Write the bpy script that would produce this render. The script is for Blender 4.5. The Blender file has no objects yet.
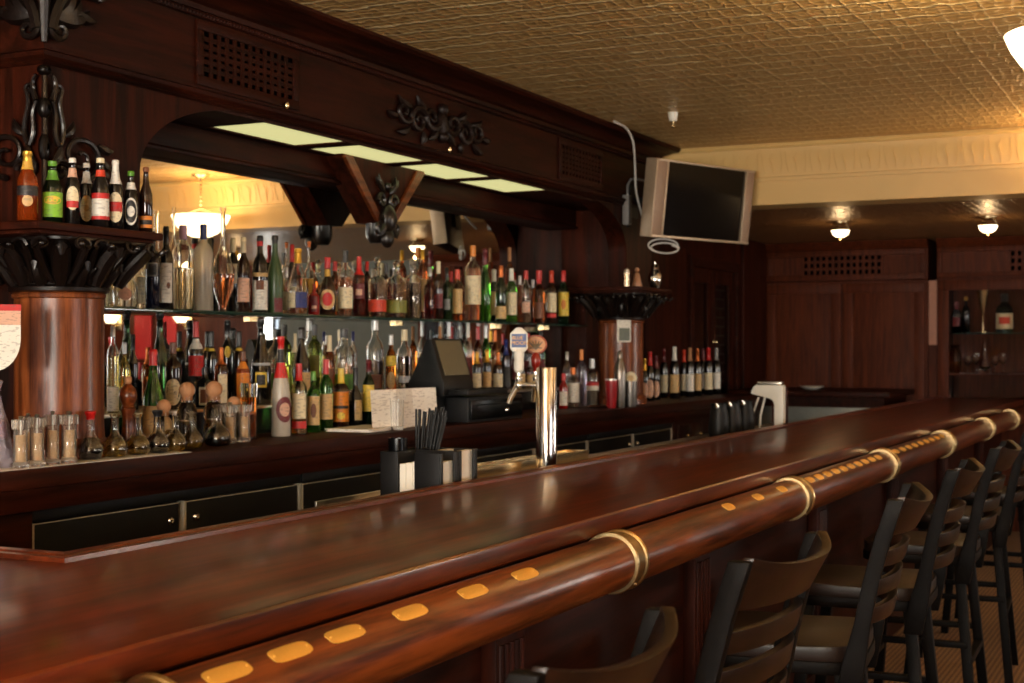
import bpy, bmesh, math, random
from mathutils import Vector, Matrix
R_ = math.radians
PI = math.pi
SC = bpy.context.scene
COL = SC.collection
random.seed(7)

# ------------------------------------------------------------------ camera
F = 1420.0; YAW = R_(26.05); HORIZ = 348.5; EYE = 1.47
cs, sn = math.cos(YAW), math.sin(YAW)
cam_d = bpy.data.cameras.new('camera'); cam = bpy.data.objects.new('camera', cam_d); COL.objects.link(cam)
cam_d.sensor_width = 36.0; cam_d.lens = F / 1024 * 36.0
cam_d.shift_y = (HORIZ - 341.5) / 1024
cam.location = (0, 0, EYE); cam.rotation_euler = (R_(90), 0, R_(-90) + YAW)
cam_d.clip_start = 0.05; cam_d.clip_end = 60
cam_d.dof.use_dof = True; cam_d.dof.focus_distance = 3.4; cam_d.dof.aperture_fstop = 6.3
SC.camera = cam
# ------------------------------------------------------------------ world, view, daylight
SC.view_settings.view_transform = 'Standard'; SC.view_settings.look = 'None'
SC.view_settings.gamma = 1.0; SC.view_settings.use_curve_mapping = False
SC.view_settings.exposure = 0.35
w = bpy.data.worlds.new('world'); SC.world = w; w.use_nodes = True
bg = w.node_tree.nodes['Background']; bg.inputs[0].default_value = (.75, .85, 1, 1); bg.inputs[1].default_value = 1.2
SC.cycles.use_denoising = True
SC.cycles.max_bounces = 18; SC.cycles.transmission_bounces = 16; SC.cycles.glossy_bounces = 5; SC.cycles.diffuse_bounces = 4
SC.cycles.sample_clamp_indirect = 4.0
SC.cycles.caustics_reflective = False; SC.cycles.caustics_refractive = True

def area(name, loc, rot, sx, sy, power, col):
    l = bpy.data.lights.new(name, 'AREA'); l.shape = 'RECTANGLE'; l.size = sx; l.size_y = sy
    l.energy = power; l.color = col
    o = bpy.data.objects.new(name, l); COL.objects.link(o); o.location = loc; o.rotation_euler = rot
    return o
# daylight entering through the street windows behind the camera and along the seating side; the rear side fill is added
area('street_window_daylight', (-3.9, .3, 1.7), (R_(128), 0, R_(-90)), 4.2, 1.6, 760, (1, .92, .80))
area('side_window_daylight', (3.0, -4.4, 1.55), (R_(112), 0, 0), 2.4, 1.4, 50, (1, .95, .9))
area('rear_side_fill', (9.5, -4.4, 1.55), (R_(125), 0, 0), 1.3, 1.4, 110, (1, .90, .78))  # added fill to brighten the low ceiling, no known window behind it
area('far_window_daylight', (12.5, -1.78, 1.7), (R_(90), 0, R_(90)), .1, .8, 2.5, (.95, .95, .9))

def at(x, y, X=None, Y=None, Z=None):
    r, u = (x - 512) / F, (HORIZ - y) / F
    d = Vector((cs + r * sn, sn - r * cs, u))
    if X is not None: t = X / d.x
    elif Y is not None: t = Y / d.y
    else: t = (Z - EYE) / d.z
    return Vector((0, 0, EYE)) + d * t
def pxm(p):   # pixels per metre at a point
    return F / (p.x * cs + p.y * sn)

# ------------------------------------------------------------------ materials
def srgb(r, g, b):
    f = lambda c: (c / 12.92) if c <= .04045 else ((c + .055) / 1.055) ** 2.4
    return (f(r / 255), f(g / 255), f(b / 255), 1)
MATS = {}
def newmat(name):
    m = bpy.data.materials.new(name); m.use_nodes = True
    nt = m.node_tree; return m, nt, nt.nodes['Principled BSDF']
def N(nt, t, **kw):
    n = nt.nodes.new(t)
    for k, v in kw.items(): setattr(n, k, v)
    return n
def flat(name, col, rough=.5, metal=0., coat=0., bump=0., bscale=40., spec=.5, var=.12):
    if name in MATS: return MATS[name]
    m, nt, b = newmat(name)
    b.inputs['Roughness'].default_value = rough; b.inputs['Metallic'].default_value = metal
    b.inputs['Coat Weight'].default_value = coat; b.inputs['Coat Roughness'].default_value = .12
    b.inputs['Specular IOR Level'].default_value = spec
    tc = N(nt, 'ShaderNodeTexCoord'); nz = N(nt, 'ShaderNodeTexNoise'); nz.inputs['Scale'].default_value = bscale
    nt.links.new(tc.outputs['Object'], nz.inputs['Vector'])
    mx = N(nt, 'ShaderNodeMix', data_type='RGBA')
    mx.inputs[6].default_value = tuple(c * (1 - var) for c in col[:3]) + (1,)
    mx.inputs[7].default_value = tuple(min(1, c * (1 + var)) for c in col[:3]) + (1,)
    nt.links.new(nz.outputs['Fac'], mx.inputs[0]); nt.links.new(mx.outputs[2], b.inputs['Base Color'])
    if bump:
        bp = N(nt, 'ShaderNodeBump'); bp.inputs['Strength'].default_value = bump; bp.inputs['Distance'].default_value = .002
        nt.links.new(nz.outputs['Fac'], bp.inputs['Height']); nt.links.new(bp.outputs['Normal'], b.inputs['Normal'])
    MATS[name] = m; return m
def wood(name, c0, c1, axis='X', rough=.35, coat=.3, scale=3., coat_rough=.15, flame=0., spec=.22):
    m, nt, b = newmat(name)
    tc = N(nt, 'ShaderNodeTexCoord'); mp = N(nt, 'ShaderNodeMapping')
    s = {'X': (1, 14, 14), 'Y': (14, 1, 14), 'Z': (14, 14, 1)}[axis]
    mp.inputs['Scale'].default_value = tuple(v * scale / 3 for v in s)
    if flame: mp.inputs['Rotation'].default_value = (0, R_(flame), 0)
    nt.links.new(tc.outputs['Object'], mp.inputs['Vector'])
    n1 = N(nt, 'ShaderNodeTexNoise'); n1.inputs['Scale'].default_value = 1.6; n1.inputs['Detail'].default_value = 9; n1.inputs['Distortion'].default_value = .8
    n2 = N(nt, 'ShaderNodeTexNoise'); n2.inputs['Scale'].default_value = 9; n2.inputs['Detail'].default_value = 4
    nt.links.new(mp.outputs['Vector'], n1.inputs['Vector']); nt.links.new(mp.outputs['Vector'], n2.inputs['Vector'])
    ad = N(nt, 'ShaderNodeMath', operation='MULTIPLY_ADD'); ad.inputs[1].default_value = .35
    nt.links.new(n2.outputs['Fac'], ad.inputs[0]); nt.links.new(n1.outputs['Fac'], ad.inputs[2])
    rp = N(nt, 'ShaderNodeValToRGB'); rp.color_ramp.elements[0].position = .5; rp.color_ramp.elements[1].position = .85
    rp.color_ramp.elements[0].color = c0; rp.color_ramp.elements[1].color = c1
    nt.links.new(ad.outputs[0], rp.inputs[0]); nt.links.new(rp.outputs[0], b.inputs['Base Color'])
    b.inputs['Roughness'].default_value = rough; b.inputs['Coat Weight'].default_value = coat; b.inputs['Coat Roughness'].default_value = coat_rough
    b.inputs['Specular IOR Level'].default_value = spec
    bp = N(nt, 'ShaderNodeBump'); bp.inputs['Strength'].default_value = .08; bp.inputs['Distance'].default_value = .002
    nt.links.new(n2.outputs['Fac'], bp.inputs['Height']); nt.links.new(bp.outputs['Normal'], b.inputs['Normal'])
    MATS[name] = m; return m
def glass(name, col, rough=.03, trans=1., ior=1.45, spec=.5):
    if name in MATS: return MATS[name]
    m, nt, b = newmat(name)
    b.inputs['Base Color'].default_value = col; b.inputs['Roughness'].default_value = rough
    b.inputs['Transmission Weight'].default_value = trans; b.inputs['IOR'].default_value = ior
    tc = N(nt, 'ShaderNodeTexCoord'); nz = N(nt, 'ShaderNodeTexNoise'); nz.inputs['Scale'].default_value = 25
    nt.links.new(tc.outputs['Object'], nz.inputs['Vector'])
    bp = N(nt, 'ShaderNodeBump'); bp.inputs['Strength'].default_value = .05; bp.inputs['Distance'].default_value = .001
    nt.links.new(nz.outputs['Fac'], bp.inputs['Height']); nt.links.new(bp.outputs['Normal'], b.inputs['Normal'])
    MATS[name] = m; return m
def emit(name, col, strength):
    m, nt, b = newmat(name)
    b.inputs['Base Color'].default_value = col; b.inputs['Emission Color'].default_value = col
    b.inputs['Emission Strength'].default_value = strength; b.inputs['Roughness'].default_value = .3
    MATS[name] = m; return m
def paper(name, col, ink=(.12, .09, .08, 1), amount=.35, sy=160., sx=60.):
    """label stock with faint printed lines that do not form words"""
    if name in MATS: return MATS[name]
    m, nt, b = newmat(name)
    tc = N(nt, 'ShaderNodeTexCoord'); mp = N(nt, 'ShaderNodeMapping'); mp.inputs['Scale'].default_value = (sx, sx, sy)
    nt.links.new(tc.outputs['Object'], mp.inputs['Vector'])
    nz = N(nt, 'ShaderNodeTexNoise'); nz.inputs['Scale'].default_value = 1; nz.inputs['Detail'].default_value = 1
    nt.links.new(mp.outputs['Vector'], nz.inputs['Vector'])
    rp = N(nt, 'ShaderNodeValToRGB'); rp.color_ramp.elements[0].position = .57; rp.color_ramp.elements[1].position = .63
    rp.color_ramp.elements[0].color = (0, 0, 0, 1); rp.color_ramp.elements[1].color = (amount,) * 3 + (1,)
    nt.links.new(nz.outputs['Fac'], rp.inputs[0])
    mx = N(nt, 'ShaderNodeMix', data_type='RGBA'); mx.inputs[6].default_value = col; mx.inputs[7].default_value = ink
    nt.links.new(rp.outputs[0], mx.inputs[0]); nt.links.new(mx.outputs[2], b.inputs['Base Color'])
    b.inputs['Roughness'].default_value = .55
    MATS[name] = m; return m

def tin_ceiling(name, c0, c1, cell=.152, rough=.38, metal=.25):
    m, nt, b = newmat(name)
    L = nt.links.new
    tc = N(nt, 'ShaderNodeTexCoord'); sp = N(nt, 'ShaderNodeSeparateXYZ'); L(tc.outputs['Object'], sp.inputs[0])
    def mth(op, a, bb=None):
        n = N(nt, 'ShaderNodeMath', operation=op)
        for i, v in enumerate((a, bb)):
            if v is None: continue
            if isinstance(v, (int, float)): n.inputs[i].default_value = v
            else: L(v, n.inputs[i])
        return n.outputs[0]
    nzd = N(nt, 'ShaderNodeTexNoise'); nzd.inputs['Scale'].default_value = 13; nzd.inputs['Detail'].default_value = 2; L(tc.outputs['Object'], nzd.inputs['Vector'])
    wob = mth('MULTIPLY', mth('SUBTRACT', nzd.outputs['Fac'], .5), .075)
    def lines(ax, c, w, distort=False):
        v = sp.outputs[ax]
        if distort: v = mth('ADD', v, wob)
        d = mth('ABSOLUTE', mth('SUBTRACT', mth('FRACT', mth('DIVIDE', v, c)), .5))
        return mth('MULTIPLY', mth('MAXIMUM', mth('SUBTRACT', d, .5 - w), 0), 1 / w)
    h1 = mth('MULTIPLY', lines('X', cell, .10, True), 1.5)
    h2 = mth('MULTIPLY', lines('Y', cell, .05), .2)
    h3 = mth('MULTIPLY', lines('X', cell / 3, .2, True), .5)
    h4 = mth('MULTIPLY', lines('Y', cell / 3, .2, True), .3)
    vo = N(nt, 'ShaderNodeTexVoronoi', feature='SMOOTH_F1'); vo.inputs['Scale'].default_value = 30
    L(tc.outputs['Object'], vo.inputs['Vector'])
    h = mth('ADD', mth('ADD', mth('ADD', h1, h2), mth('ADD', h3, h4)), mth('MULTIPLY', vo.outputs['Distance'], .5))
    bp = N(nt, 'ShaderNodeBump'); bp.inputs['Strength'].default_value = .85; bp.inputs['Distance'].default_value = .012
    L(h, bp.inputs['Height']); L(bp.outputs['Normal'], b.inputs['Normal'])
    mx = N(nt, 'ShaderNodeMix', data_type='RGBA'); mx.inputs[6].default_value = c0; mx.inputs[7].default_value = c1
    L(mth('MINIMUM', mth('MULTIPLY', h, .5), 1), mx.inputs[0]); L(mx.outputs[2], b.inputs['Base Color'])  # relief shading put into the colour: lighter ridges, darker recesses
    b.inputs['Roughness'].default_value = rough; b.inputs['Metallic'].default_value = metal
    MATS[name] = m; return m
def brick_mat(name):
    m, nt, b = newmat(name)
    tc = N(nt, 'ShaderNodeTexCoord'); mp = N(nt, 'ShaderNodeMapping'); mp.inputs['Rotation'].default_value = (R_(90), 0, 0)
    br = N(nt, 'ShaderNodeTexBrick'); br.inputs['Scale'].default_value = 1
    br.inputs['Brick Width'].default_value = .2; br.inputs['Row Height'].default_value = .075; br.inputs['Mortar Size'].default_value = .008
    br.inputs['Color1'].default_value = srgb(110, 66, 48); br.inputs['Color2'].default_value = srgb(84, 48, 36); br.inputs['Mortar'].default_value = srgb(140, 120, 100)
    nt.links.new(tc.outputs['Object'], mp.inputs[0]); nt.links.new(mp.outputs[0], br.inputs['Vector']); nt.links.new(br.outputs['Color'], b.inputs['Base Color'])
    b.inputs['Roughness'].default_value = .9; MATS[name] = m; return m
def carpet_mat(name):
    m, nt, b = newmat(name)
    tc = N(nt, 'ShaderNodeTexCoord'); ck = N(nt, 'ShaderNodeTexChecker'); ck.inputs['Scale'].default_value = 62
    mp = N(nt, 'ShaderNodeMapping'); mp.inputs['Rotation'].default_value = (0, 0, R_(45)); mp.inputs['Location'].default_value = (0, 0, .003)
    ck.inputs['Color1'].default_value = srgb(150, 112, 66); ck.inputs['Color2'].default_value = srgb(96, 66, 38)
    nt.links.new(tc.outputs['Object'], mp.inputs[0]); nt.links.new(mp.outputs[0], ck.inputs['Vector']); nt.links.new(ck.outputs['Color'], b.inputs['Base Color'])
    nz = N(nt, 'ShaderNodeTexNoise'); nz.inputs['Scale'].default_value = 300; bp = N(nt, 'ShaderNodeBump'); bp.inputs['Strength'].default_value = .5
    nt.links.new(nz.outputs['Fac'], bp.inputs['Height']); nt.links.new(bp.outputs['Normal'], b.inputs['Normal'])
    b.inputs['Roughness'].default_value = .95; MATS[name] = m; return m

W_BAR = wood('bar_top_wood', srgb(50, 17, 5), srgb(104, 41, 12), 'X', .3, .3, 3, .12)
W_RAIL = wood('arm_rail_wood', srgb(58, 23, 8), srgb(116, 54, 18), 'X', .32, .28, 4, .2)
W_DARKX = wood('dark_mahogany_long', srgb(25, 9, 4), srgb(53, 19, 8), 'X', .45, .0, 3, spec=.07)
W_DARKZ = wood('dark_mahogany_upright', srgb(25, 9, 4), srgb(58, 21, 9), 'Z', .45, .0, 3, spec=.07)
W_COL = wood('flame_mahogany', srgb(66, 28, 12), srgb(138, 74, 36), 'Z', .36, .2, 5, .22, 35)
W_CARVE = flat('carved_dark_wood', srgb(18, 10, 7), .34, 0, .15, .4, 60, spec=.4)
W_PANEL = wood('far_panel_wood', srgb(58, 24, 10), srgb(88, 39, 17), 'Z', .5, .0, 5, spec=.1)
M_CREAM = flat('cream_paint', srgb(218, 178, 110), .5, 0, 0, .1, 8, var=.03)
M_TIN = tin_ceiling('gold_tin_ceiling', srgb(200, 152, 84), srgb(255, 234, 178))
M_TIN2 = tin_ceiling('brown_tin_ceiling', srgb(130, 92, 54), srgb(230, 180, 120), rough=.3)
M_CARPET = carpet_mat('tan_carpet')
M_BRASS = flat('polished_brass', srgb(222, 200, 156), .26, 1, 0, .1, 200)
M_BAND = flat('aged_brass_band', srgb(168, 144, 104), .3, 1, 0, .1, 200)
M_ACRYL = glass('frosted_acrylic', srgb(252, 246, 236), .08, .93)
M_NICKEL = flat('polished_nickel', srgb(240, 238, 230), .24, 1, var=.02)
M_PEWTER = flat('dull_pewter', srgb(128, 122, 116), .34, 1, var=.05)
M_PLASTER = flat('grey_plaster', srgb(100, 104, 98), .8, 0, 0, .2, 12)
W_RELIEF = flat('relief_dark_wood', srgb(23, 10, 6), .45, 0, 0, .3, 60, spec=.25)
M_PLATE = flat('brass_plate', srgb(236, 184, 86), .45, .5, 0, .15, 400)
M_CHROME = flat('chrome', srgb(225, 220, 212), .12, 1, var=.03)
M_STEEL = flat('brushed_steel', srgb(190, 185, 175), .3, 1, var=.06)
M_BLACK = flat('black_plastic', srgb(14, 14, 15), .45, 0, 0, .2, 300, spec=.22)
M_BLACKGL = flat('black_gloss', srgb(7, 7, 8), .2, spec=.4)
M_COOLER = flat('black_vinyl_steel', srgb(8, 9, 10), .5, 0, 0, .1, 150, spec=.15)
M_STRIP = flat('pale_metal_strip', srgb(176, 168, 150), .45, .2)
M_VENT_SHADE = flat('vent_shade', srgb(3, 2, 2), 1, spec=0)  # black that stands in for shade inside the vent holes
M_NAP = flat('white_napkin_paper', srgb(236, 228, 212), .8, 0, 0, .2, 200, var=.02)
M_MIRROR = flat('mirror_silver', (.86, .86, .82, 1), .015, 1, var=.01)
M_STOOLW = wood('stool_dark_wood', srgb(16, 7, 3), srgb(31, 15, 7), 'X', .34, .05, 5, .2)
M_STOOLB = flat('stool_black_paint', srgb(7, 5, 4), .5, 0, .0, .25, 30, spec=.07)
M_SEATW = wood('stool_seat_wood', srgb(15, 8, 4), srgb(30, 17, 10), 'Y', .42, .05, 5)
M_SHELFG = glass('shelf_glass', (.06, .17, .13, 1), .05, .75)
M_CLEAR = glass('clear_glass', (.97, .98, .97, 1), .02)
M_PANE = glass('window_pane', (1, 1, 1, 1), .0, 1, 1.1)
M_LIGHTP = emit('lit_diffuser', (.84, .80, .36, 1), .62)
M_WHITE = flat('white_plastic', srgb(228, 222, 208), .4, var=.03)
M_CORK = flat('cork', srgb(176, 124, 84), .8, 0, 0, .3, 120)

# ------------------------------------------------------------------ mesh builder
class MB:
    def __init__(s): s.v = []; s.f = []
    def add(s, vs, fs):
        k = len(s.v); s.v += [tuple(v) for v in vs]; s.f += [tuple(i + k for i in f) for f in fs]; return s
    def box(s, x0, x1, y0, y1, z0, z1):
        return s.add([(x0, y0, z0), (x1, y0, z0), (x1, y1, z0), (x0, y1, z0), (x0, y0, z1), (x1, y0, z1), (x1, y1, z1), (x0, y1, z1)],
              [(0, 3, 2, 1), (4, 5, 6, 7), (0, 1, 5, 4), (1, 2, 6, 5), (2, 3, 7, 6), (3, 0, 4, 7)])
    def obox(s, c, size, M=None):
        M = M or Matrix.Identity(3); c = Vector(c); hx, hy, hz = (k / 2 for k in size)
        vs = [c + M @ Vector((a * hx, b * hy, d * hz)) for d in (-1, 1) for a, b in ((-1, -1), (1, -1), (1, 1), (-1, 1))]
        return s.add(vs, [(0, 3, 2, 1), (4, 5, 6, 7), (0, 1, 5, 4), (1, 2, 6, 5), (2, 3, 7, 6), (3, 0, 4, 7)])
    def beam(s, p, q, a, b, up=(0, 0, 1)):
        """rectangular bar from p to q, a wide (across), b along up"""
        p, q = Vector(p), Vector(q); d = (q - p).normalized(); u = Vector(up); u = (u - d * u.dot(d)).normalized(); r = d.cross(u)
        vs = [e + r * (i * a / 2) + u * (j * b / 2) for e in (p, q) for i, j in ((-1, -1), (1, -1), (1, 1), (-1, 1))]
        return s.add(vs, [(0, 1, 2, 3), (7, 6, 5, 4), (0, 4, 5, 1), (1, 5, 6, 2), (2, 6, 7, 3), (3, 7, 4, 0)])
    def lathe(s, prof, o=(0, 0, 0), seg=20, M=None, rot=0., sx=1., sy=1., cap=True):
        """prof: (r, z[, squareness]) from bottom to top"""
        o = Vector(o); vs = []; fs = []; n = len(prof)
        for p in prof:
            r, z = p[0], p[1]; q = p[2] if len(p) > 2 else 0
            for k in range(seg):
                a = 2 * PI * k / seg + rot; c, d = math.cos(2 * PI * k / seg), math.sin(2 * PI * k / seg)
                rr = r
                if q: rr = r * ((1 - q) + q / max(abs(c) ** 6 + abs(d) ** 6, 1e-9) ** (1 / 6))
                v = Vector((rr * math.cos(a) * sx, rr * math.sin(a) * sy, z))
                vs.append(o + (M @ v if M else v))
        for i in range(n - 1):
            for k in range(seg):
                k2 = (k + 1) % seg
                fs.append((i * seg + k, i * seg + k2, (i + 1) * seg + k2, (i + 1) * seg + k))
        if cap:
            fs.append(tuple(range(seg - 1, -1, -1))); fs.append(tuple((n - 1) * seg + k for k in range(seg)))
        return s.add(vs, fs)
    def sphere(s, c, r, seg=14, rings=8, sc=(1, 1, 1), M=None):
        prof = [(max(r * math.sin(PI * i / rings), 1e-5), -r * math.cos(PI * i / rings)) for i in range(rings + 1)]
        S = Matrix.Diagonal(Vector(sc)); S = (M @ S) if M else S
        return s.lathe(prof, c, seg, S)
    def tube(s, pts, rad, seg=8, cap=True, flat_=1.):
        pts = [Vector(p) for p in pts]; n = len(pts); rads = rad if isinstance(rad, (list, tuple)) else [rad] * n
        vs = []; fs = []; t0 = (pts[1] - pts[0]).normalized()
        u = Vector((0, 0, 1)) if abs(t0.z) < .9 else Vector((1, 0, 0)); u = (u - t0 * u.dot(t0)).normalized()
        for i in range(n):
            t = (pts[min(i + 1, n - 1)] - pts[max(i - 1, 0)]).normalized()
            u = (u - t * u.dot(t)).normalized(); b = t.cross(u)
            for k in range(seg):
                a = 2 * PI * k / seg; vs.append(pts[i] + (u * math.cos(a) + b * math.sin(a) * flat_) * rads[i])
        for i in range(n - 1):
            for k in range(seg):
                k2 = (k + 1) % seg; fs.append((i * seg + k, i * seg + k2, (i + 1) * seg + k2, (i + 1) * seg + k))
        if cap: fs.append(tuple(range(seg - 1, -1, -1))); fs.append(tuple((n - 1) * seg + k for k in range(seg)))
        return s.add(vs, fs)
    def prism(s, outline, fn, d):
        """outline: 2-D points; fn(u, v, w) -> point; w runs 0..d"""
        n = len(outline)
        vs = [fn(u, v, 0) for u, v in outline] + [fn(u, v, d) for u, v in outline]
        fs = [tuple(range(n - 1, -1, -1)), tuple(range(n, 2 * n))]
        fs += [(k, (k + 1) % n, n + (k + 1) % n, n + k) for k in range(n)]
        return s.add(vs, fs)
    def sweep(s, path, prof, closed_prof=True):
        """path: XY points (outward = left of travel turned right); prof: (out, z) ring; mitred corners"""
        n = len(path); m = len(prof); vs = []; fs = []
        P = [Vector(p) for p in path]
        def nrm(a, b):
            d = (b - a).normalized(); return Vector((d.y, -d.x))
        for i in range(n):
            if i == 0: o = nrm(P[0], P[1])
            elif i == n - 1: o = nrm(P[-2], P[-1])
            else:
                a, b = nrm(P[i - 1], P[i]), nrm(P[i], P[i + 1]); o = (a + b); o = o / max(o.dot(a), .2)
            for q in prof: vs.append((P[i].x + o.x * q[0], P[i].y + o.y * q[0], q[1]))
        for i in range(n - 1):
            for k in range(m):
                k2 = (k + 1) % m; fs.append((i * m + k, (i + 1) * m + k, (i + 1) * m + k2, i * m + k2))
        fs.append(tuple(range(m))); fs.append(tuple((n - 1) * m + k for k in range(m - 1, -1, -1)))
        return s.add(vs, fs)
    def build(s, name, mat, parent=None, local=False, bevel=0, ang=35, seg=2):
        me = bpy.data.meshes.new(name)
        off = Vector((0, 0, 0))
        if parent is not None and not local:
            p = parent
            while p is not None: off = off + p.location; p = p.parent
        me.from_pydata([tuple(Vector(v) - off) for v in s.v], [], s.f)
        bm = bmesh.new(); bm.from_mesh(me)
        bmesh.ops.recalc_face_normals(bm, faces=bm.faces)
        if bevel:
            es = [e for e in bm.edges if len(e.link_faces) == 2 and e.calc_face_angle(0) > R_(40)]
            bmesh.ops.bevel(bm, geom=es, offset=bevel, segments=seg, profile=.6, affect='EDGES', clamp_overlap=True)
        bm.to_mesh(me); bm.free()
        for p in me.polygons: p.use_smooth = True
        me.set_sharp_from_angle(angle=R_(ang))
        me.materials.append(mat)
        o = bpy.data.objects.new(name, me); COL.objects.link(o)
        if parent is not None: o.parent = parent
        return o
def tag(o, label, cat, group=None):
    o['label'] = label; o['category'] = cat
    if group: o['group'] = group
    return o
def thing(name, label, cat, loc=(0, 0, 0), group=None, rz=0.):
    o = bpy.data.objects.new(name, None); COL.objects.link(o); o.location = loc; o.rotation_euler = (0, 0, rz)
    o.empty_display_size = .05
    return tag(o, label, cat, group)
def struct(o):
    o['kind'] = 'structure'; return o
def dup(root, loc=None, rz=None, label=None, group=None):
    def cp(o, par):
        c = o.copy(); COL.objects.link(c); c.parent = par
        for ch in list(o.children): cp(ch, c)
        return c
    r = cp(root, None)
    if loc is not None: r.location = loc
    if rz is not None: r.rotation_euler = (0, 0, rz)
    if label: r['label'] = label
    if group: r['group'] = group
    return r
def spiral(c, r0, r1, a0, turns, n=26, sgn=1):
    """2-D spiral points from radius r0 at angle a0 winding to r1"""
    return [(c[0] + (r0 + (r1 - r0) * i / n) * math.cos(a0 + sgn * turns * 2 * PI * i / n),
             c[1] + (r0 + (r1 - r0) * i / n) * math.sin(a0 + sgn * turns * 2 * PI * i / n)) for i in range(n + 1)]
def bez(p0, p1, p2, p3, n=14):
    o = []
    for i in range(n + 1):
        t = i / n; o.append(tuple(p0[k] * (1 - t) ** 3 + 3 * p1[k] * t * (1 - t) ** 2 + 3 * p2[k] * t * t * (1 - t) + p3[k] * t ** 3 for k in range(len(p0))))
    return o
# ================================================================== setting
XB = 8.75; ZC = 2.754; ZL = 2.378; YW = 3.66; YR = -4.5; XN = -4.0; XF = 12.6
struct(MB().box(XN, XF, YR, YW + .4, -.1, 0).build('floor', M_CARPET))
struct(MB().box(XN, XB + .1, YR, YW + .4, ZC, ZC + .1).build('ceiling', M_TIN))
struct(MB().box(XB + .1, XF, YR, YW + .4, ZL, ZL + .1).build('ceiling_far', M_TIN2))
struct(MB().box(XN, XF, YW, YW + .4, 0, ZC).build('wall_left', W_DARKZ))
wr = MB()
for a, b in ((XN, 1.8), (4.2, 8.8), (10.2, XF)): wr.box(a, b, YR - .15, YR, 0, ZC)
wr.box(8.8, 10.2, YR - .15, YR, 0, .85).box(8.8, 10.2, YR - .15, YR, 2.25, ZC)
wr.box(1.8, 4.2, YR - .15, YR, 0, .85).box(1.8, 4.2, YR - .15, YR, 2.25, ZC)
struct(wr.build('wall_right', W_PANEL))
wn = MB()
wn.box(XN - .15, XN, YR, -1.9, 0, ZC).box(XN - .15, XN, 2.5, YW + .4, 0, ZC).box(XN - .15, XN, -1.9, 2.5, 0, .85).box(XN - .15, XN, -1.9, 2.5, 2.55, ZC)
struct(wn.build('wall_near', M_CREAM))
wf = MB()
wf.box(XF, XF + .15, -1.71, YW + .4, 0, ZC).box(XF, XF + .15, -1.85, -1.71, 0, 1.25).box(XF, XF + .15, -1.85, -1.71, 2.2, ZC)
struct(wf.build('wall_far', M_PLASTER))
struct(MB().box(XF, XF + .15, YR, -1.85, 0, ZC).build('wall_rear', W_PANEL))
def window(n, axis, c, a0, a1, z0, z1, mull):
    m = MB(); g = MB()
    def bx(mb, u0, u1, w0, w1, d):
        if axis == 'X': mb.box(c - d, c + d, u0, u1, w0, w1)
        else: mb.box(u0, u1, c - d, c + d, w0, w1)
    bx(m, a0, a1, z0, z0 + .06, .05); bx(m, a0, a1, z1 - .06, z1, .05)
    k = max(1, mull)
    for i in range(k + 1):
        u = a0 + (a1 - a0) * i / k; bx(m, max(a0, u - .03), min(a1, u + .03), z0, z1, .045)
    bx(g, a0, a1, z0, z1, .004)
    o = struct(m.build('window_%d' % n, W_DARKZ)); struct(g.build('window_pane', M_PANE, o)); return o
window(1, 'X', XN - .07, -1.9, 2.5, .85, 2.55, 4)
window(2, 'Y', YR - .07, 1.8, 4.2, .85, 2.25, 3)
window(4, 'Y', YR - .07, 8.8, 10.2, .85, 2.25, 2)  # unseen window, added to go with the rear fill light
window(3, 'X', XF + .07, -1.86, -1.70, 1.25, 2.2, 1)
struct(MB().box(XN, XF, YR, YR + .03, 0, .82).build('baseboard_right', W_DARKX, bevel=.004))
# soffit beam across the room: flat band, coved frieze, crown strip
struct(MB().box(XB, XB + .28, YR, YW, ZL - .002, ZC).build('trim_1', M_CREAM))
fz = MB()
fz.sweep([(XB, YW), (XB, YR)], [(0, 2.525), (.018, 2.525), (.02, 2.545), (.006, 2.55), (.012, 2.6), (.03, 2.66), (.055, 2.715), (.055, 2.722), (0, 2.722)])
y = YW - .3
while y > YR:
    # embossed plume and ribs of each frieze unit
    fz.tube([(XB - .010, y, 2.565), (XB - .022, y, 2.61), (XB - .042, y + .012, 2.66), (XB - .05, y - .012, 2.69)], [.002, .0035, .003, .002], 6)
    fz.tube([(XB - .012, y + .05, 2.57), (XB - .03, y + .062, 2.63), (XB - .054, y + .062, 2.70)], .0018, 5)
    fz.tube([(XB - .012, y - .05, 2.57), (XB - .03, y - .062, 2.63), (XB - .054, y - .062, 2.70)], .0018, 5)
    y -= .152
struct(fz.build('trim_2', M_CREAM))
struct(MB().sweep([(XB, YW), (XB, YR)], [(0, 2.722), (.075, 2.722), (.085, 2.735), (.08, 2.752), (0, 2.752)]).build('trim_3', M_CREAM))
# cove along the seating-side wall (seen in the back-bar mirror)
struct(MB().sweep([(XN, YR), (XB, YR)][::-1], [(0, 2.50), (.02, 2.50), (.03, 2.6), (.08, 2.72), (.08, 2.752), (0, 2.752)]).build('trim_4', M_CREAM))

# ================================================================== front bar
BZ = 1.07; BF = 1.30; BB = 1.945; BX0 = .55; BX1 = 11.93; RX = 2.045
bar = thing('bar_counter', 'long polished mahogany bar counter with rounded arm rail and brass bands', 'bar', (6, 1.7, 0))
tp = MB()
path = [(BX0, 2.92), (RX, 2.92), (RX, BB), (BX1, BB), (BX1, BF), (BX0, BF)]
tp.prism(path, lambda u, v, ww: (u, v, BZ - .05 + ww), .05)
tp.build('bar_top', W_BAR, bar, bevel=.011, seg=3)
lip = MB()
lp = [(-.035, BZ - .002), (-.033, BZ + .009), (-.022, BZ + .010), (-.016, BZ + .005), (-.010, BZ + .012), (.004, BZ + .014), (.010, BZ + .004), (.010, BZ - .03), (-.004, BZ - .03)]
lip.sweep([(BX1, BB), (RX, BB), (RX, 2.92)], lp)
lip.build('edge_lip', W_BAR, bar, ang=25)
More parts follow.
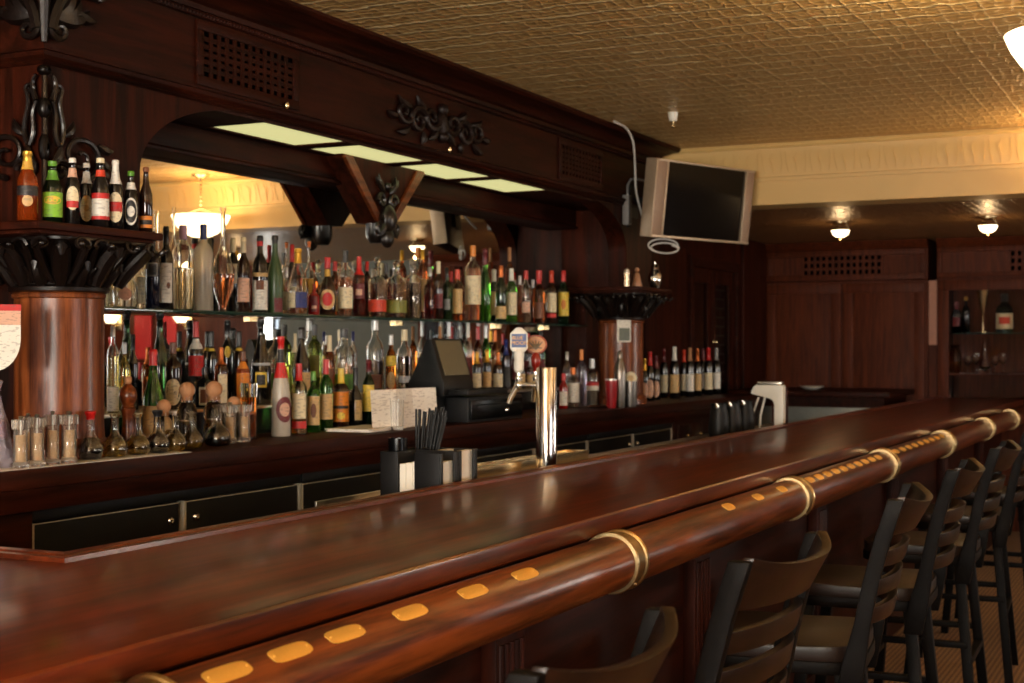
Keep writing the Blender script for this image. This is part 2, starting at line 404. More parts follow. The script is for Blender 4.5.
MB().sweep([(BX0, BF), (BX1, BF)], [(-.14, BZ - .051), (-.05, BZ - .051), (-.05, BZ - .07), (-.07, BZ - .085), (-.10, BZ - .11), (-.14, BZ - .12)]).build('under_moulding', W_DARKX, bar)
fp = MB().box(BX0 + .1, BX1, 1.47, 1.50, 0, BZ - .04)
fp.box(BX0 + .1, BX1, 1.44, 1.47, 0, .14).box(BX0 + .1, BX1, 1.445, 1.47, .84, BZ - .04)
fp.build('front_panel', W_DARKX, bar, bevel=.004)
MB().box(RX, BX1, 1.88, 1.91, 0, BZ - .05).box(RX - .03, RX, 1.91, 2.85, 0, BZ - .05).build('back_panel', W_DARKX, bar)
for k, px_ in enumerate([1.37, 2.92, 4.30, 5.85, 7.4, 8.95, 10.5]):
    p = MB().box(px_ - .075, px_ + .075, 1.43, 1.47, .14, .86).box(px_ - .09, px_ + .09, 1.42, 1.47, .84, .9)
    for j in (-2, -1, 0, 1, 2): p.lathe([(.009, .2), (.009, .8)], (px_ + j * .026, 1.43, 0), 8)
    p.build('pilaster', W_DARKZ, bar, bevel=.003)
RYC, RZC, RR = 1.253, EYE - .503, .0636
MX = Matrix(((0, 0, 1), (1, 0, 0), (0, 1, 0)))         # lathe axis along X
rail = MB().lathe([(RR * .6, BX0 - .25), (RR, BX0 - .2), (RR, 11.9), (RR * .6, 11.95)], (0, RYC, RZC), 48, MX).build('arm_rail', W_RAIL, bar)
for bx_ in (1.45, 3.12, 4.70, 6.19, 7.73, 9.29, 10.6):
    b = MB(); r1 = RR + .004
    b.lathe([(RR, -.036), (r1 + .004, -.036), (r1 + .006, -.032), (r1 + .004, -.026), (r1, -.024), (r1, .024), (r1 + .004, .026), (r1 + .006, .032), (r1 + .004, .036), (RR, .036)], (bx_, RYC, RZC), 48, MX, cap=False)
    b.box(bx_ - .03, bx_ + .03, RYC, 1.46, RZC - .012, RZC + .012)
    for s in (-1, 1): b.sphere((bx_ + s * .012, RYC + math.cos(R_(230)) * r1, RZC + math.sin(R_(310)) * r1), .006)
    b.build('brass_band', M_BAND, rail)
plates = [1.596, 1.747, 1.896, 2.10, 2.33, 2.554, 3.896, 4.19, 4.46] + [4.82 + .125 * i for i in range(10)] + [6.32 + .15 * i for i in range(9)]
for i, px_ in enumerate(plates):
    m = MB(); vs = []; hw, hh = (.05, .0145) if i < 6 else (.04, .0145)
    el = R_(122); nr, na = 6, 28
    def pp(u, v, t):
        a = el + v / RR; return (px_ + u, RYC + math.cos(a) * (RR + t), RZC + math.sin(a) * (RR + t))
    vs.append(pp(0, 0, .0013)); fs = []
    for r_ in range(1, nr + 2):
        f_, t = (r_ / nr, .0011) if r_ <= nr else (1, -.0006)
        for k in range(na):
            ca, sa = math.cos(2 * PI * k / na), math.sin(2 * PI * k / na); rr = f_ / (abs(ca) ** 4 + abs(sa) ** 4) ** .25
            vs.append(pp(hw * ca * rr, hh * sa * rr, t))
    fs += [(0, 1 + k, 1 + (k + 1) % na) for k in range(na)]
    for r_ in range(nr):
        for k in range(na): fs.append((1 + r_ * na + k, 1 + (r_ + 1) * na + k, 1 + (r_ + 1) * na + (k + 1) % na, 1 + r_ * na + (k + 1) % na))
    m.add(vs, fs)
    a = el
    for s in (-1, 1): m.sphere((px_ + s * hw * .84, RYC + math.cos(a) * (RR + .0013), RZC + math.sin(a) * (RR + .0013)), .0022, 8, 5)
    m.build('name_plate', M_PLATE, rail, ang=20)
# steel drain ledge behind the bar top
led = MB().box(3.5, 8.6, 1.91, 2.36, .985, 1.0).box(3.5, 8.6, 2.35, 2.36, 1.0, 1.02)
led.build('drain_ledge', M_STEEL, bar, bevel=.003)
LEDGE = 1.0
dt = thing('drip_tray', 'brushed metal drip tray gutter behind bar beside the tap tower', 'drip tray', (4.6, 2.2, LEDGE))
t_ = MB().box(4.25, 5.3, 2.245, 2.255, LEDGE, LEDGE + .06).box(4.25, 5.3, 2.335, 2.345, LEDGE, LEDGE + .06).box(4.25, 5.3, 2.25, 2.34, LEDGE, LEDGE + .008)
t_.box(4.25, 4.26, 2.25, 2.34, LEDGE, LEDGE + .06).box(5.29, 5.3, 2.25, 2.34, LEDGE, LEDGE + .06); t_.build('tray', M_BRASS, dt, bevel=.002)
g_ = MB()
for i in range(30): g_.box(4.27 + i * .034, 4.285 + i * .034, 2.255, 2.335, LEDGE + .045, LEDGE + .05)
g_.build('grille', M_STEEL, dt)

# ================================================================== back counter and coolers
CZ = 1.1334; CF = 2.95
bc = thing('back_counter', 'dark mahogany back counter under the bottle shelves', 'counter', (5.5, 3.3, 0))
MB().prism([(1.9, CF), (10.3, CF), (10.3, 3.405), (8.7, 3.405), (8.7, 3.64), (1.9, 3.64)], lambda u, v, ww: (u, v, CZ - .057 + ww), .057).build('counter_top', W_DARKX, bc, bevel=.008)
MB().sweep([(1.9, CF + .03), (10.3, CF + .03)], [(0, 1.01), (.004, 1.011), (.008, 1.03), (.02, 1.05), (.022, 1.0755), (0, 1.0755)]).build('apron_moulding', W_DARKX, bc)
MB().box(1.9, 3.03, 3.0, 3.6, .1, 1.01).box(1.9, 3.03, 3.06, 3.6, 0, .1).build('base_panel', W_DARKX, bc)
MB().box(8.48, 10.28, 3.0, 3.40, .1, 1.01).box(8.48, 10.28, 3.06, 3.4, 0, .1).build('base_panel', W_DARKX, bc)
for k in range(2):
    d = MB().box(8.5 + k * .25, 8.73 + k * .25, 2.985, 3.0, .84, .985).build('drawer', W_DARKX, bc, bevel=.004)
    MB().lathe([(.004, 0), (.005, .012), (.012, .018), (.012, .024), (.006, .03)], (8.615 + k * .25, 2.985, .915), 14, Matrix(((1, 0, 0), (0, 0, -1), (0, 1, 0)))).build('knob', M_BRASS, d)
cx = [3.04, 3.715, 4.39, 5.07, 5.75, 6.43, 7.11, 7.79, 8.47]
CL = ['black undercounter cooler leftmost below the pepper grinders', 'black undercounter cooler second from left below the labelled spirit bottles',
      'black undercounter cooler below the cash register', 'black undercounter cooler farthest right behind the tap tower']
for u in range(4):
    a, b = cx[2 * u], cx[2 * u + 2]
    c = thing('undercounter_cooler', CL[u], 'cooler', ((a + b) / 2, 3.3, 0), 'undercounter coolers')
    MB().box(a + .004, b - .004, 3.05, 3.58, .0, 1.005).build('cabinet_body', M_COOLER, c)
    MB().box(a + .004, b - .004, 3.015, 3.05, .972, 1.008).build('top_rail', M_BLACK, c, bevel=.004)
    for s in range(2):
        x0, x1 = cx[2 * u + s], cx[2 * u + s + 1]
        d = MB().box(x0 + .016, x1 - .016, 3.022, 3.05, .16, .967).build('door', M_COOLER, c, bevel=.004)
        MB().box(x0 - .0 + .006, x0 + .016, 3.018, 3.05, .13, .968).build('steel_strip', M_STRIP, c)
        MB().box(x0 + .016, x1 - .016, 3.0195, 3.0225, .9635, .9665).build('edge_trim', M_STRIP, d)
        lx = x1 - .06 if s == 0 else x0 + .07
        MB().lathe([(.013, 0), (.014, .004), (.011, .009), (.006, .010), (.005, .006)], (lx, 3.022, .91), 16, Matrix(((1, 0, 0), (0, 0, -1), (0, 1, 0)))).build('lock', M_CHROME, d)
    if u == 3 or True:
        MB().box(b - .008, b - .002, 3.018, 3.05, .13, .968).build('steel_strip', M_STRIP, c)

# ================================================================== back-bar canopy
FX0, FX1, FY = 3.26, 8.55, 3.18; YM = 3.62; XC = 5.78
cano = thing('back_bar_canopy', 'dark mahogany back bar canopy with carved trim over the bottle shelves', 'bar canopy', (XC, 3.4, 1.8))
MB().box(FX0, FX1, FY, FY + .016, 2.345, 2.70).box(FX0, FX0 + .03, FY + .016, YW, 2.345, 2.70).box(FX1 - .03, FX1, FY + .03, YW, 2.345, 2.70).build('fascia', W_DARKX, cano)
pth = [(FX0, YW), (FX0, FY), (FX1, FY), (FX1, YW)]
crown = [(0, 2.655), (.018, 2.655), (.022, 2.672), (.04, 2.68), (.055, 2.70), (.10, 2.722), (.135, 2.728), (.15, 2.74), (.15, 2.753), (0, 2.753)]
MB().sweep(pth, crown).build('cornice', W_DARKX, cano, ang=28)
bd = MB().sweep(pth, [(0, 2.632), (.012, 2.634), (.014, 2.652), (0, 2.655)])
k = 0
while FX0 + .01 + k * .019 < FX1:
    bd.sphere((FX0 + .01 + k * .019, FY - .013, 2.643), .009, 6, 4, (1, .9, 1)); k += 1
for k in range(20): bd.sphere((FX0 - .013, FY + .01 + k * .019, 2.643), .009, 6, 4)
bd.build('beaded_moulding', W_DARKX, cano)
low = [(0, 2.338), (.006, 2.338), (.016, 2.345), (.010, 2.353), (.022, 2.362), (.026, 2.374), (.012, 2.382), (0, 2.385)]
MB().sweep(pth, low).build('lower_moulding', W_DARKX, cano, ang=28)
PW = 3.70; PE = FX1 - (PW - FX0)
for a, b in ((FX0, PW), (PE, FX1)):
    p = MB().box(a + .004, b - .004, FY + .12, YW, 1.836, 2.345)
    p.build('pilaster', W_DARKZ, cano, bevel=.004)
AX, AZ0, AZ1 = .62, 2.06, 2.34
for s in (0, 1):
    out = [(FX0 + .001, AZ1)] + [(PW + AX, AZ1)]
    for i in range(17):
        t = PI / 2 * (1 - i / 16)
        if i == 0: continue
        out.append((PW + AX - AX * math.cos(t), AZ0 + (AZ1 - AZ0) * math.sin(t)))
    out = [(u, v) for u, v in out[:2]] + out[2:][::1] + [(PW, 1.837), (FX0 + .001, 1.837)]
    if s: out = [(FX0 + FX1 - u, v) for u, v in out]
    MB().prism(out[1:] if False else out, lambda u, v, ww: (u, FY + .006 + ww, v), .12).build('arch_spandrel', W_DARKZ, cano)
sf = MB().box(PW, PE, FY + .016, 3.52, 2.345, 2.36)
sf.build('soffit', W_DARKX, cano)
LX = [4.42, 5.09, 5.76, 6.43]
fr = MB().box(PW, PE, FY + .016, FY + .026, 2.325, 2.345).box(PW, PE, 3.47, 3.52, 2.325, 2.345).box(PW, LX[0], FY + .026, 3.47, 2.325, 2.345).box(LX[3] + .58, PE, FY + .026, 3.47, 2.325, 2.345)
for i in range(3): fr.box(LX[i] + .58, LX[i + 1], FY + .026, 3.47, 2.325, 2.345)
fr.build('soffit_frame', W_DARKX, cano, bevel=.003)
for x in LX: MB().box(x, x + .58, FY + .026, 3.47, 2.332, 2.34).build('light_panel', M_LIGHTP, cano)
hd = MB().box(PW, PE, 3.52, YW, 2.21, 2.36).sweep([(PW, 3.52), (PE, 3.52)], [(0, 2.21), (.01, 2.212), (.012, 2.225), (.004, 2.231), (0, 2.235)])
hd.build('mirror_header', W_DARKX, cano, bevel=.003)
def vent(x0, x1, z0, z1, par, y=FY, nx=12, nz=6):
    v = MB(); b = .035
    v.box(x0, x1, y - .012, y, z0, z0 + b).box(x0, x1, y - .012, y, z1 - b, z1).box(x0, x0 + b, y - .012, y, z0 + b, z1 - b).box(x1 - b, x1, y - .012, y, z0 + b, z1 - b)
    o = v.build('vent_frame', W_DARKX, par, bevel=.003)
    g = MB(); xa, xb, za, zb = x0 + b, x1 - b, z0 + b, z1 - b
    for i in range(1, nx): g.box(xa + (xb - xa) * i / nx - .009, xa + (xb - xa) * i / nx + .009, y - .008, y - .002, za, zb)
    for i in range(1, nz): g.box(xa, xb, y - .006, y - .001, za + (zb - za) * i / nz - .008, za + (zb - za) * i / nz + .008)
    g.build('vent_lattice', W_DARKX, o)
    MB().box(xa, xb, y - .0012, y - .0002, za, zb).build('vent_shade_sheet', M_VENT_SHADE, o)  # black sheet painted as the shade behind the lattice
vent(3.98, 4.60, 2.395, 2.625, cano); vent(7.08, 7.70, 2.395, 2.625, cano)
# little brass knob pulls under the left vent and garland
for kx, kz in ((4.50, 2.40), (5.80, 2.395)): MB().sphere((kx, FY - .022, kz), .013, 12, 8, (.8, .8, 1.3)).build('pull_knob', M_BRASS, cano)

def scroll(mb, pts2, fn, r0, r1, seg=7):
    n = len(pts2); mb.tube([fn(u, v) for u, v in pts2], [r0 + (r1 - r0) * i / (n - 1) for i in range(n)], seg)
def leaf(mb, fn, c, a, L, wd, th=.016):
    """lens-shaped leaf at c pointing along angle a"""
    n = 8; pts = []; rad = []
    for i in range(n + 1):
        t = i / n; pts.append(fn(c[0] + math.cos(a) * L * t + .15 * L * math.sin(a) * math.sin(PI * t), c[1] + math.sin(a) * L * t - .15 * L * math.cos(a) * math.sin(PI * t))); rad.append(max(.002, wd * math.sin(PI * (t * .9 + .08))))
    mb.tube(pts, rad, 6)
# garland in the middle of the fascia
g = MB(); gf = lambda u, v: (XC - .03 + u, FY - .012, 2.505 + v * .74)
for s in (-1, 1):
    fn = lambda u, v, s=s: gf(s * u, v)
    scroll(g, spiral((.10, .02), .075, .012, PI, 1.4), fn, .017, .008)
    scroll(g, spiral((.22, -.02), .085, .012, PI * .9, 1.5, sgn=-1), fn, .017, .008)
    scroll(g, spiral((.345, .01), .07, .010, PI, 1.3), fn, .014, .007)
    for c, a, L in (((.05, -.03), -.8, .12), ((.15, .06), .7, .11), ((.28, .05), .4, .13), ((.30, -.07), -.4, .12), ((.40, -.02), .1, .09), ((.18, -.08), -1.4, .08)): leaf(g, fn, c, a, L, .018)
g.sphere(gf(0, 0), .045, 12, 8, (1, .5, 1.4)); g.sphere(gf(0, .09), .03, 12, 8); g.sphere(gf(0, -.08), .028, 12, 8)
g.build('carved_garland', W_RELIEF, cano)
# corner carvings: right half lies on the front, left half on the return side
def corner(u, v, z0):
    return (FX0 + u, FY - .02, z0 + v) if u >= 0 else (FX0 - .02, FY - u, z0 + v)
def crest(par):
    m = MB()
    for s in (-1, 1):
        fn = lambda u, v, s=s: corner(s * u, v * .78, 1.99)
        scroll(m, spiral((.135, .10), .095, .012, PI * 1.5, 1.6, 34), fn, .010, .006)
        scroll(m, spiral((.05, .035), .045, .008, 0, 1.3), fn, .011, .006)
        scroll(m, bez((.045, .13), (.09, .22), (.02, .26), (.055, .35)) + spiral((.035, .35), .02, .005, 0, 1.0, 14), fn, .009, .005)
        scroll(m, bez((.04, .13), (.005, .2), (.05, .24), (.01, .30)), fn, .009, .007)
        scroll(m, bez((.012, .30), (.03, .34), (.035, .38), (.012, .40)), fn, .010, .006)
        leaf(m, fn, (.06, .17), 1.0, .08, .014); leaf(m, fn, (.215, .16), -.2, .07, .016); leaf(m, fn, (.22, .11), -.7, .07, .016); leaf(m, fn, (.23, .07), -.9, .06, .015)
        leaf(m, fn, (.01, .05), 1.2, .10, .013)
        m.sphere((FX0 - .012, FY - .012, 2.315), .022, 10, 7, (1, 1, .8)); m.sphere((FX0 - .012, FY - .012, 2.20), .022, 10, 7, (1, 1, 1.5)); m.sphere((FX0 - .012, FY - .012, 2.08), .018, 10, 7, (1, 1, 2.5))
    m.tube([(FX0 - .012, FY - .012, 1.83), (FX0 - .012, FY - .012, 2.31)], .009, 7)
    m.build('scroll_crest', W_CARVE, par)
    c = MB()
    for s in (-1, 1):
        fn = lambda u, v, s=s: corner(s * u * 1.25, v, 2.39)
        scroll(c, bez((.005, .05), (.03, .20), (.10, .20), (.17, .19)) + spiral((.17, .21), .022, .006, -PI / 2, 1.1, 16), fn, .02, .008)
        scroll(c, spiral((.035, .055), .03, .006, PI, 1.2), fn, .011, .006)
        for a, L in ((.4, .13), (.75, .12), (1.15, .13)): leaf(c, fn, (.02, .09), a, L, .024)
        leaf(c, fn, (.07, .14), -.25, .10, .02)
    c.sphere((FX0 - .014, FY - .014, 2.58), .04, 10, 7, (1, 1, 1.4)); c.tube([(FX0 - .014, FY - .014, 2.40), (FX0 - .018, FY - .018, 2.56)], [.01, .02], 8)
    c.build('corner_carving', W_CARVE, par)
crest(cano)
# centre bracket: inverted triangle with ribbed edges and carved drop
br = MB()
br.prism([(-.36, 2.335), (.36, 2.335), (.06, 2.05), (-.06, 2.05)], lambda u, v, ww: (5.66 + u, 3.425 + ww, v), .12)
bo = br.build('bracket', W_DARKZ, cano, bevel=.004)
rb = MB()
for s in (-1, 1):
    for o_ in (0, .024, .048):
        rb.beam((5.66 + s * (.35 - o_), 3.42, 2.325), (5.66 + s * (.075 - o_ * .6), 3.42, 2.06), .018, .018, (0, 1, 0))
rb.build('ribbed_edge', W_RAIL, bo, bevel=.003)
dc = MB(); df = lambda u, v: (5.66 + u, 3.41, 2.10 + v)
for s in (-1, 1):
    fn = lambda u, v, s=s: df(s * u, v)
    scroll(dc, spiral((.05, .05), .035, .006, 0, 1.3), fn, .014, .007); scroll(dc, spiral((.07, -.07), .045, .006, PI / 2, 1.3), fn, .016, .008)
    leaf(dc, fn, (.02, .09), 1.0, .10, .016); leaf(dc, fn, (.02, -.02), -.9, .12, .02); leaf(dc, fn, (.03, .12), .5, .08, .014)
dc.sphere(df(0, -.03), .05, 12, 8, (1, .8, 1.4)); dc.sphere(df(0, -.12), .035, 12, 8, (1, .9, 1.3)); dc.sphere(df(0, .12), .02); dc.lathe([(.03, 1.96), (.04, 1.975), (.05, 2.0), (.05, 2.06)], (5.66, 3.47, 0), 14)
dc.build('carved_drop', W_CARVE, bo)

# columns with carved capitals
def column(x, y, label):
    c = thing('column', label, 'column', (x, y, CZ), 'back bar columns')
    MB().lathe([(.155, CZ), (.155, CZ + .03), (.148, CZ + .035), (.15, CZ + .05), (.137, CZ + .06), (.134, CZ + .1), (.134, 1.622), (.14, 1.626), (.142, 1.636), (.134, 1.643)], (x, y, 0), 48).build('shaft', W_COL, c)
    m = MB().lathe([(.134, 1.64), (.15, 1.645), (.152, 1.656), (.14, 1.664), (.142, 1.68, .1), (.155, 1.72, .3), (.183, 1.76, .6), (.215, 1.792, .9), (.212, 1.80, 1)], (x, y, 0), 64)
    for k in range(8):
        a = 2 * PI * k / 8; ca, sa = math.cos(a), math.sin(a); ex = 1.0 if k % 2 == 0 else 1.2
        P = lambda r, z, t=0.: (x + ca * r * ex - sa * t, y + sa * r * ex + ca * t, z)
        # big curling leaf with a mid rib, flanked by scrolls
        m.tube([P(.145, 1.662), P(.157, 1.695), P(.185, 1.74), P(.218, 1.77), P(.24, 1.766), P(.237, 1.745)], [.016, .026, .03, .026, .017, .007], 8)
        m.tube([P(.165, 1.68), P(.188, 1.72), P(.214, 1.755), P(.236, 1.776)], [.005, .007, .007, .004], 6)
        for s in (-1, 1):
            m.tube([P(.143, 1.668, s * .022), P(.16, 1.71, s * .046), P(.19, 1.75, s * .062), P(.214, 1.778, s * .072), P(.222, 1.764, s * .082)], [.008, .013, .014, .011, .005], 7)
            sp_ = [P(.214 + .004 * i, 1.775 + (.024 - .0016 * i) * math.sin(i * .55), s * (.056 + (.024 - .0016 * i) * math.cos(i * .55))) for i in range(14)]
            m.tube(sp_, [.0075 - .0003 * i for i in range(14)], 6)
            m.sphere(P(.262, 1.775, s * .056), .009, 8, 6)
        b2 = a + PI / 8; cb, sb = math.cos(b2), math.sin(b2)
        Q = lambda r, z, t=0.: (x + cb * r - sb * t, y + sb * r + cb * t, z)
        m.tube([Q(.143, 1.662), Q(.158, 1.69), Q(.178, 1.718), Q(.196, 1.722), Q(.196, 1.706)], [.014, .022, .02, .013, .005], 7)
        for s in (-1, 1): m.tube([Q(.145, 1.668, s * .014), Q(.165, 1.70, s * .028), Q(.182, 1.712, s * .036)], [.006, .009, .004], 6)
    m.build('capital', W_CARVE, c)
    s = MB(); ha, hb = (.32, .215) if x < 5 else (.27, .27)
    s.box(x - ha + .02, x + hb - .02, y - .21, YW if False else y + .26, 1.80, 1.812).box(x - ha, x + hb, y - .23, y + .26, 1.811, 1.835)
    s.build('abacus_slab', W_DARKX, c, bevel=.006)
    return c
column(3.345, 3.20, 'left flame mahogany column with carved capital carrying beer bottles')
column(8.06, 3.20, 'right mahogany column with carved capital and a small photo card')
# dark pilasters behind the columns
for nm, a, b in (('pilaster_base', 3.30, 3.66), ('pilaster_base', PE + .04, FX1 + .02)):
    MB().box(a, b, 3.47, YM + .03, CZ, 1.80).build('lower_pilaster', W_DARKZ, cano, bevel=.004)
# mirror and glass shelf
mir = thing('back_bar_mirror', 'large wall mirror behind the spirit bottles', 'mirror', (5.8, YM, CZ))
MB().box(3.70, PE, YM, YM + .008, CZ + .002, 2.208).build('mirror_glass', M_MIRROR, mir)
MB().box(3.70, PE, YM + .008, YW, CZ + .002, 2.208).build('backing_board', M_BLACK, mir)
SZ = 1.614
gs = thing('glass_shelf', 'long green-edged glass shelf holding the upper bottle row', 'shelf', (5.8, 3.5, SZ))
MB().box(3.665, 8.02, 3.40, 3.615, SZ - .012, SZ).build('glass_pane', M_SHELFG, gs, bevel=.002)
for x in (3.75, 4.9, 6.1, 7.2, 7.85): MB().box(x - .006, x + .006, 3.585, 3.619, SZ - .03, SZ - .0125).build('bracket', M_BRASS, gs)
# stepped riser on the counter carrying the rear bottles
RZ = 1.245
rs = thing('bottle_riser', 'dark stepped riser with pale front edge under the rear bottles', 'shelf', (5.8, 3.5, CZ))
MB().box(3.68, 7.5, 3.36, 3.612, CZ, RZ - .012).build('riser_body', M_BLACKGL, rs)
MB().box(3.68, 7.5, 3.35, 3.612, RZ - .012, RZ).build('riser_top', M_STEEL, rs, bevel=.002)
# ================================================================== bottles
PROF = {
 'wine':  [(0, .93), (.012, 1), (.60, 1), (.66, .93), (.71, .70), (.75, .48), (.79, .39), (.94, .36), (.945, .42), (.975, .42), (.98, .37), (1, .37)],
 'burg':  [(0, .93), (.012, 1), (.42, 1), (.52, .93), (.62, .72), (.72, .46), (.80, .36), (.94, .34), (.945, .40), (.975, .40), (1, .35)],
 'spirit':[(0, .93), (.012, 1), (.62, 1), (.67, .95), (.72, .76), (.76, .48), (.79, .38), (.98, .36), (1, .36)],
 'tall':  [(0, .93), (.012, 1), (.66, 1), (.72, .93), (.77, .66), (.80, .40), (.83, .34), (1, .34)],
 'cone':  [(0, .95), (.012, 1), (.30, 1), (.42, .97), (.55, .80), (.68, .52), (.80, .33), (.94, .28), (.95, .36), (1, .34)],
 'hock':  [(0, .93), (.012, 1), (.44, 1), (.58, .85), (.72, .55), (.84, .38), (.94, .34), (.95, .40), (1, .36)],
 'square':[(0, .96, 1), (.015, 1, 1), (.60, 1, 1), (.65, .95, .8), (.70, .66, .3), (.74, .42, 0), (.78, .36, 0), (1, .36, 0)],
 'squat': [(0, .8), (.02, .92), (.12, 1), (.40, 1), (.52, .9), (.60, .62), (.66, .38), (.72, .32), (.96, .32), (1, .38)],
 'decant':[(0, .95, .6), (.015, 1, .6), (.60, 1, .6), (.66, .9, .4), (.70, .55, 0), (.73, .36, 0), (.80, .34, 0), (.82, .46, 0), (.84, .46, 0)],
 'tear':  [(0, .36), (.02, .30), (.08, .42), (.20, .78), (.32, 1), (.40, .98), (.50, .70), (.58, .36), (.64, .22), (.96, .19), (.97, .26), (1, .26)],
 'needle':[(0, .93), (.012, 1), (.50, 1), (.58, .86), (.64, .50), (.68, .28), (.72, .22), (.97, .20), (.98, .27), (1, .27)],
 'beer':  [(0, .92), (.012, 1), (.54, 1), (.60, .97), (.68, .74), (.76, .50), (.84, .42), (.94, .38), (.95, .44), (1, .42)],
 'cruet': [(0, .6), (.02, .8), (.10, .98), (.20, 1), (.32, .92), (.44, .62), (.52, .38), (.60, .31), (.92, .30), (.95, .40), (1, .42)],
 'flask': [(0, .9, .9), (.015, 1, .9), (.55, 1, .8), (.62, .86, .6), (.68, .52, 0), (.72, .38, 0), (1, .36, 0)],
}
def rat(prof, t):
    for a, b in zip(prof, prof[1:]):
        if a[0] <= t <= b[0] + 1e-9:
            k = (t - a[0]) / max(b[0] - a[0], 1e-9)
            qa, qb = (a[2] if len(a) > 2 else 0), (b[2] if len(b) > 2 else 0)
            return a[1] + (b[1] - a[1]) * k, qa + (qb - qa) * k
    return prof[-1][1], 0
def sub(prof, t0, t1, n=7):
    ts = sorted(set([t0, t1] + [p[0] for p in prof if t0 < p[0] < t1])); return [(t,) + rat(prof, t) for t in ts]
def patch(prof, H, R, t0, t1, a0, a1, off, oval=False, n=12, m=6):
    """a skin lying on the bottle between heights t0..t1 and angles a0..a1"""
    b = MB(); vs = []; fs = []
    def P(t, a):
        r, q = rat(prof, t); c, d = math.cos(a), math.sin(a)
        rr = r * R
        if q: rr *= (1 - q) + q / max(abs(c) ** 6 + abs(d) ** 6, 1e-9) ** (1 / 6)
        rr += off; return (rr * c, rr * d, t * H)
    if oval:
        ac, tc_ = (a0 + a1) / 2, (t0 + t1) / 2; vs.append(P(tc_, ac)); k = 20
        for ring in (.5, 1):
            for i in range(k):
                th = 2 * PI * i / k; vs.append(P(tc_ + (t1 - t0) / 2 * math.sin(th) * ring, ac + (a1 - a0) / 2 * math.cos(th) * ring))
        fs = [(0, 1 + i, 1 + (i + 1) % k) for i in range(k)] + [(1 + i, 1 + k + i, 1 + k + (i + 1) % k, 1 + (i + 1) % k) for i in range(k)]
    else:
        for j in range(m + 1):
            for i in range(n + 1): vs.append(P(t0 + (t1 - t0) * j / m, a0 + (a1 - a0) * i / n))
        fs = [(j * (n + 1) + i, j * (n + 1) + i + 1, (j + 1) * (n + 1) + i + 1, (j + 1) * (n + 1) + i) for j in range(m) for i in range(n)]
    return b.add(vs, fs)

GL = {
 'black': flat('black_bottle_glass', srgb(14, 12, 12), .08, var=.05), 'brown': flat('dark_brown_bottle_glass', srgb(34, 15, 8), .08, var=.05),
 'navy': flat('navy_bottle_glass', srgb(16, 20, 40), .1, var=.05),
 'dkgreen': glass('dark_green_glass', srgb(34, 64, 34), .04, .85), 'green': glass('green_glass', srgb(84, 170, 60), .03, .95), 'ltgreen': glass('pale_green_glass', srgb(190, 215, 110), .03, .95),
 'frgreen': flat('frosted_green_glass', srgb(56, 78, 44), .35, spec=.4), 'clear': M_CLEAR, 'frost': glass('frosted_glass', srgb(252, 248, 238), .28, .9),
 'amber': glass('amber_spirit', srgb(206, 120, 44), .03, .95), 'whisky': glass('whisky_spirit', srgb(168, 84, 30), .03, .95), 'dkred': glass('dark_red_spirit', srgb(96, 26, 16), .04, .85),
 'pink': glass('pink_amber_spirit', srgb(214, 140, 100), .03, .95), 'yellow': glass('pale_yellow_spirit', srgb(226, 206, 110), .03, .95), 'lilac': glass('pale_lilac_spirit', srgb(196, 186, 214), .03, .95),
 'orange': glass('orange_bottle_glass', srgb(166, 66, 18), .05, .6), 'oil': glass('olive_oil', srgb(150, 120, 30), .05, .9), 'vinegar': flat('dark_vinegar', srgb(20, 11, 7), .1),
 'red': flat('red_bottle_glass', srgb(130, 16, 14), .12), 'frostw': flat('frosted_white_bottle', srgb(176, 166, 150), .35),
}
PC = {'white': (232, 226, 212), 'cream': (230, 212, 172), 'tan': (206, 168, 110), 'yellow': (232, 196, 70), 'orange': (222, 130, 36), 'red': (190, 28, 24), 'maroon': (96, 18, 24), 'green': (92, 148, 40),
      'lime': (132, 190, 48), 'olive': (128, 128, 52), 'black': (20, 19, 20), 'blue': (32, 46, 110), 'redor': (206, 60, 30), 'pinkish': (216, 168, 140), 'gold': (206, 158, 60), 'silver': (176, 176, 176), 'brown': (110, 62, 34), 'copper': (176, 96, 48), 'lilac': (190, 150, 180), 'cork': (190, 140, 96), 'grey': (130, 128, 124)}
def P_(c): return paper('label_' + c, srgb(*PC[c]))
def K_(c):
    if c == 'cork': return M_CORK
    return flat('cap_' + c, srgb(*PC[c]), .35, .7 if c in ('gold', 'silver', 'copper') else 0, var=.06)
ALLB = []
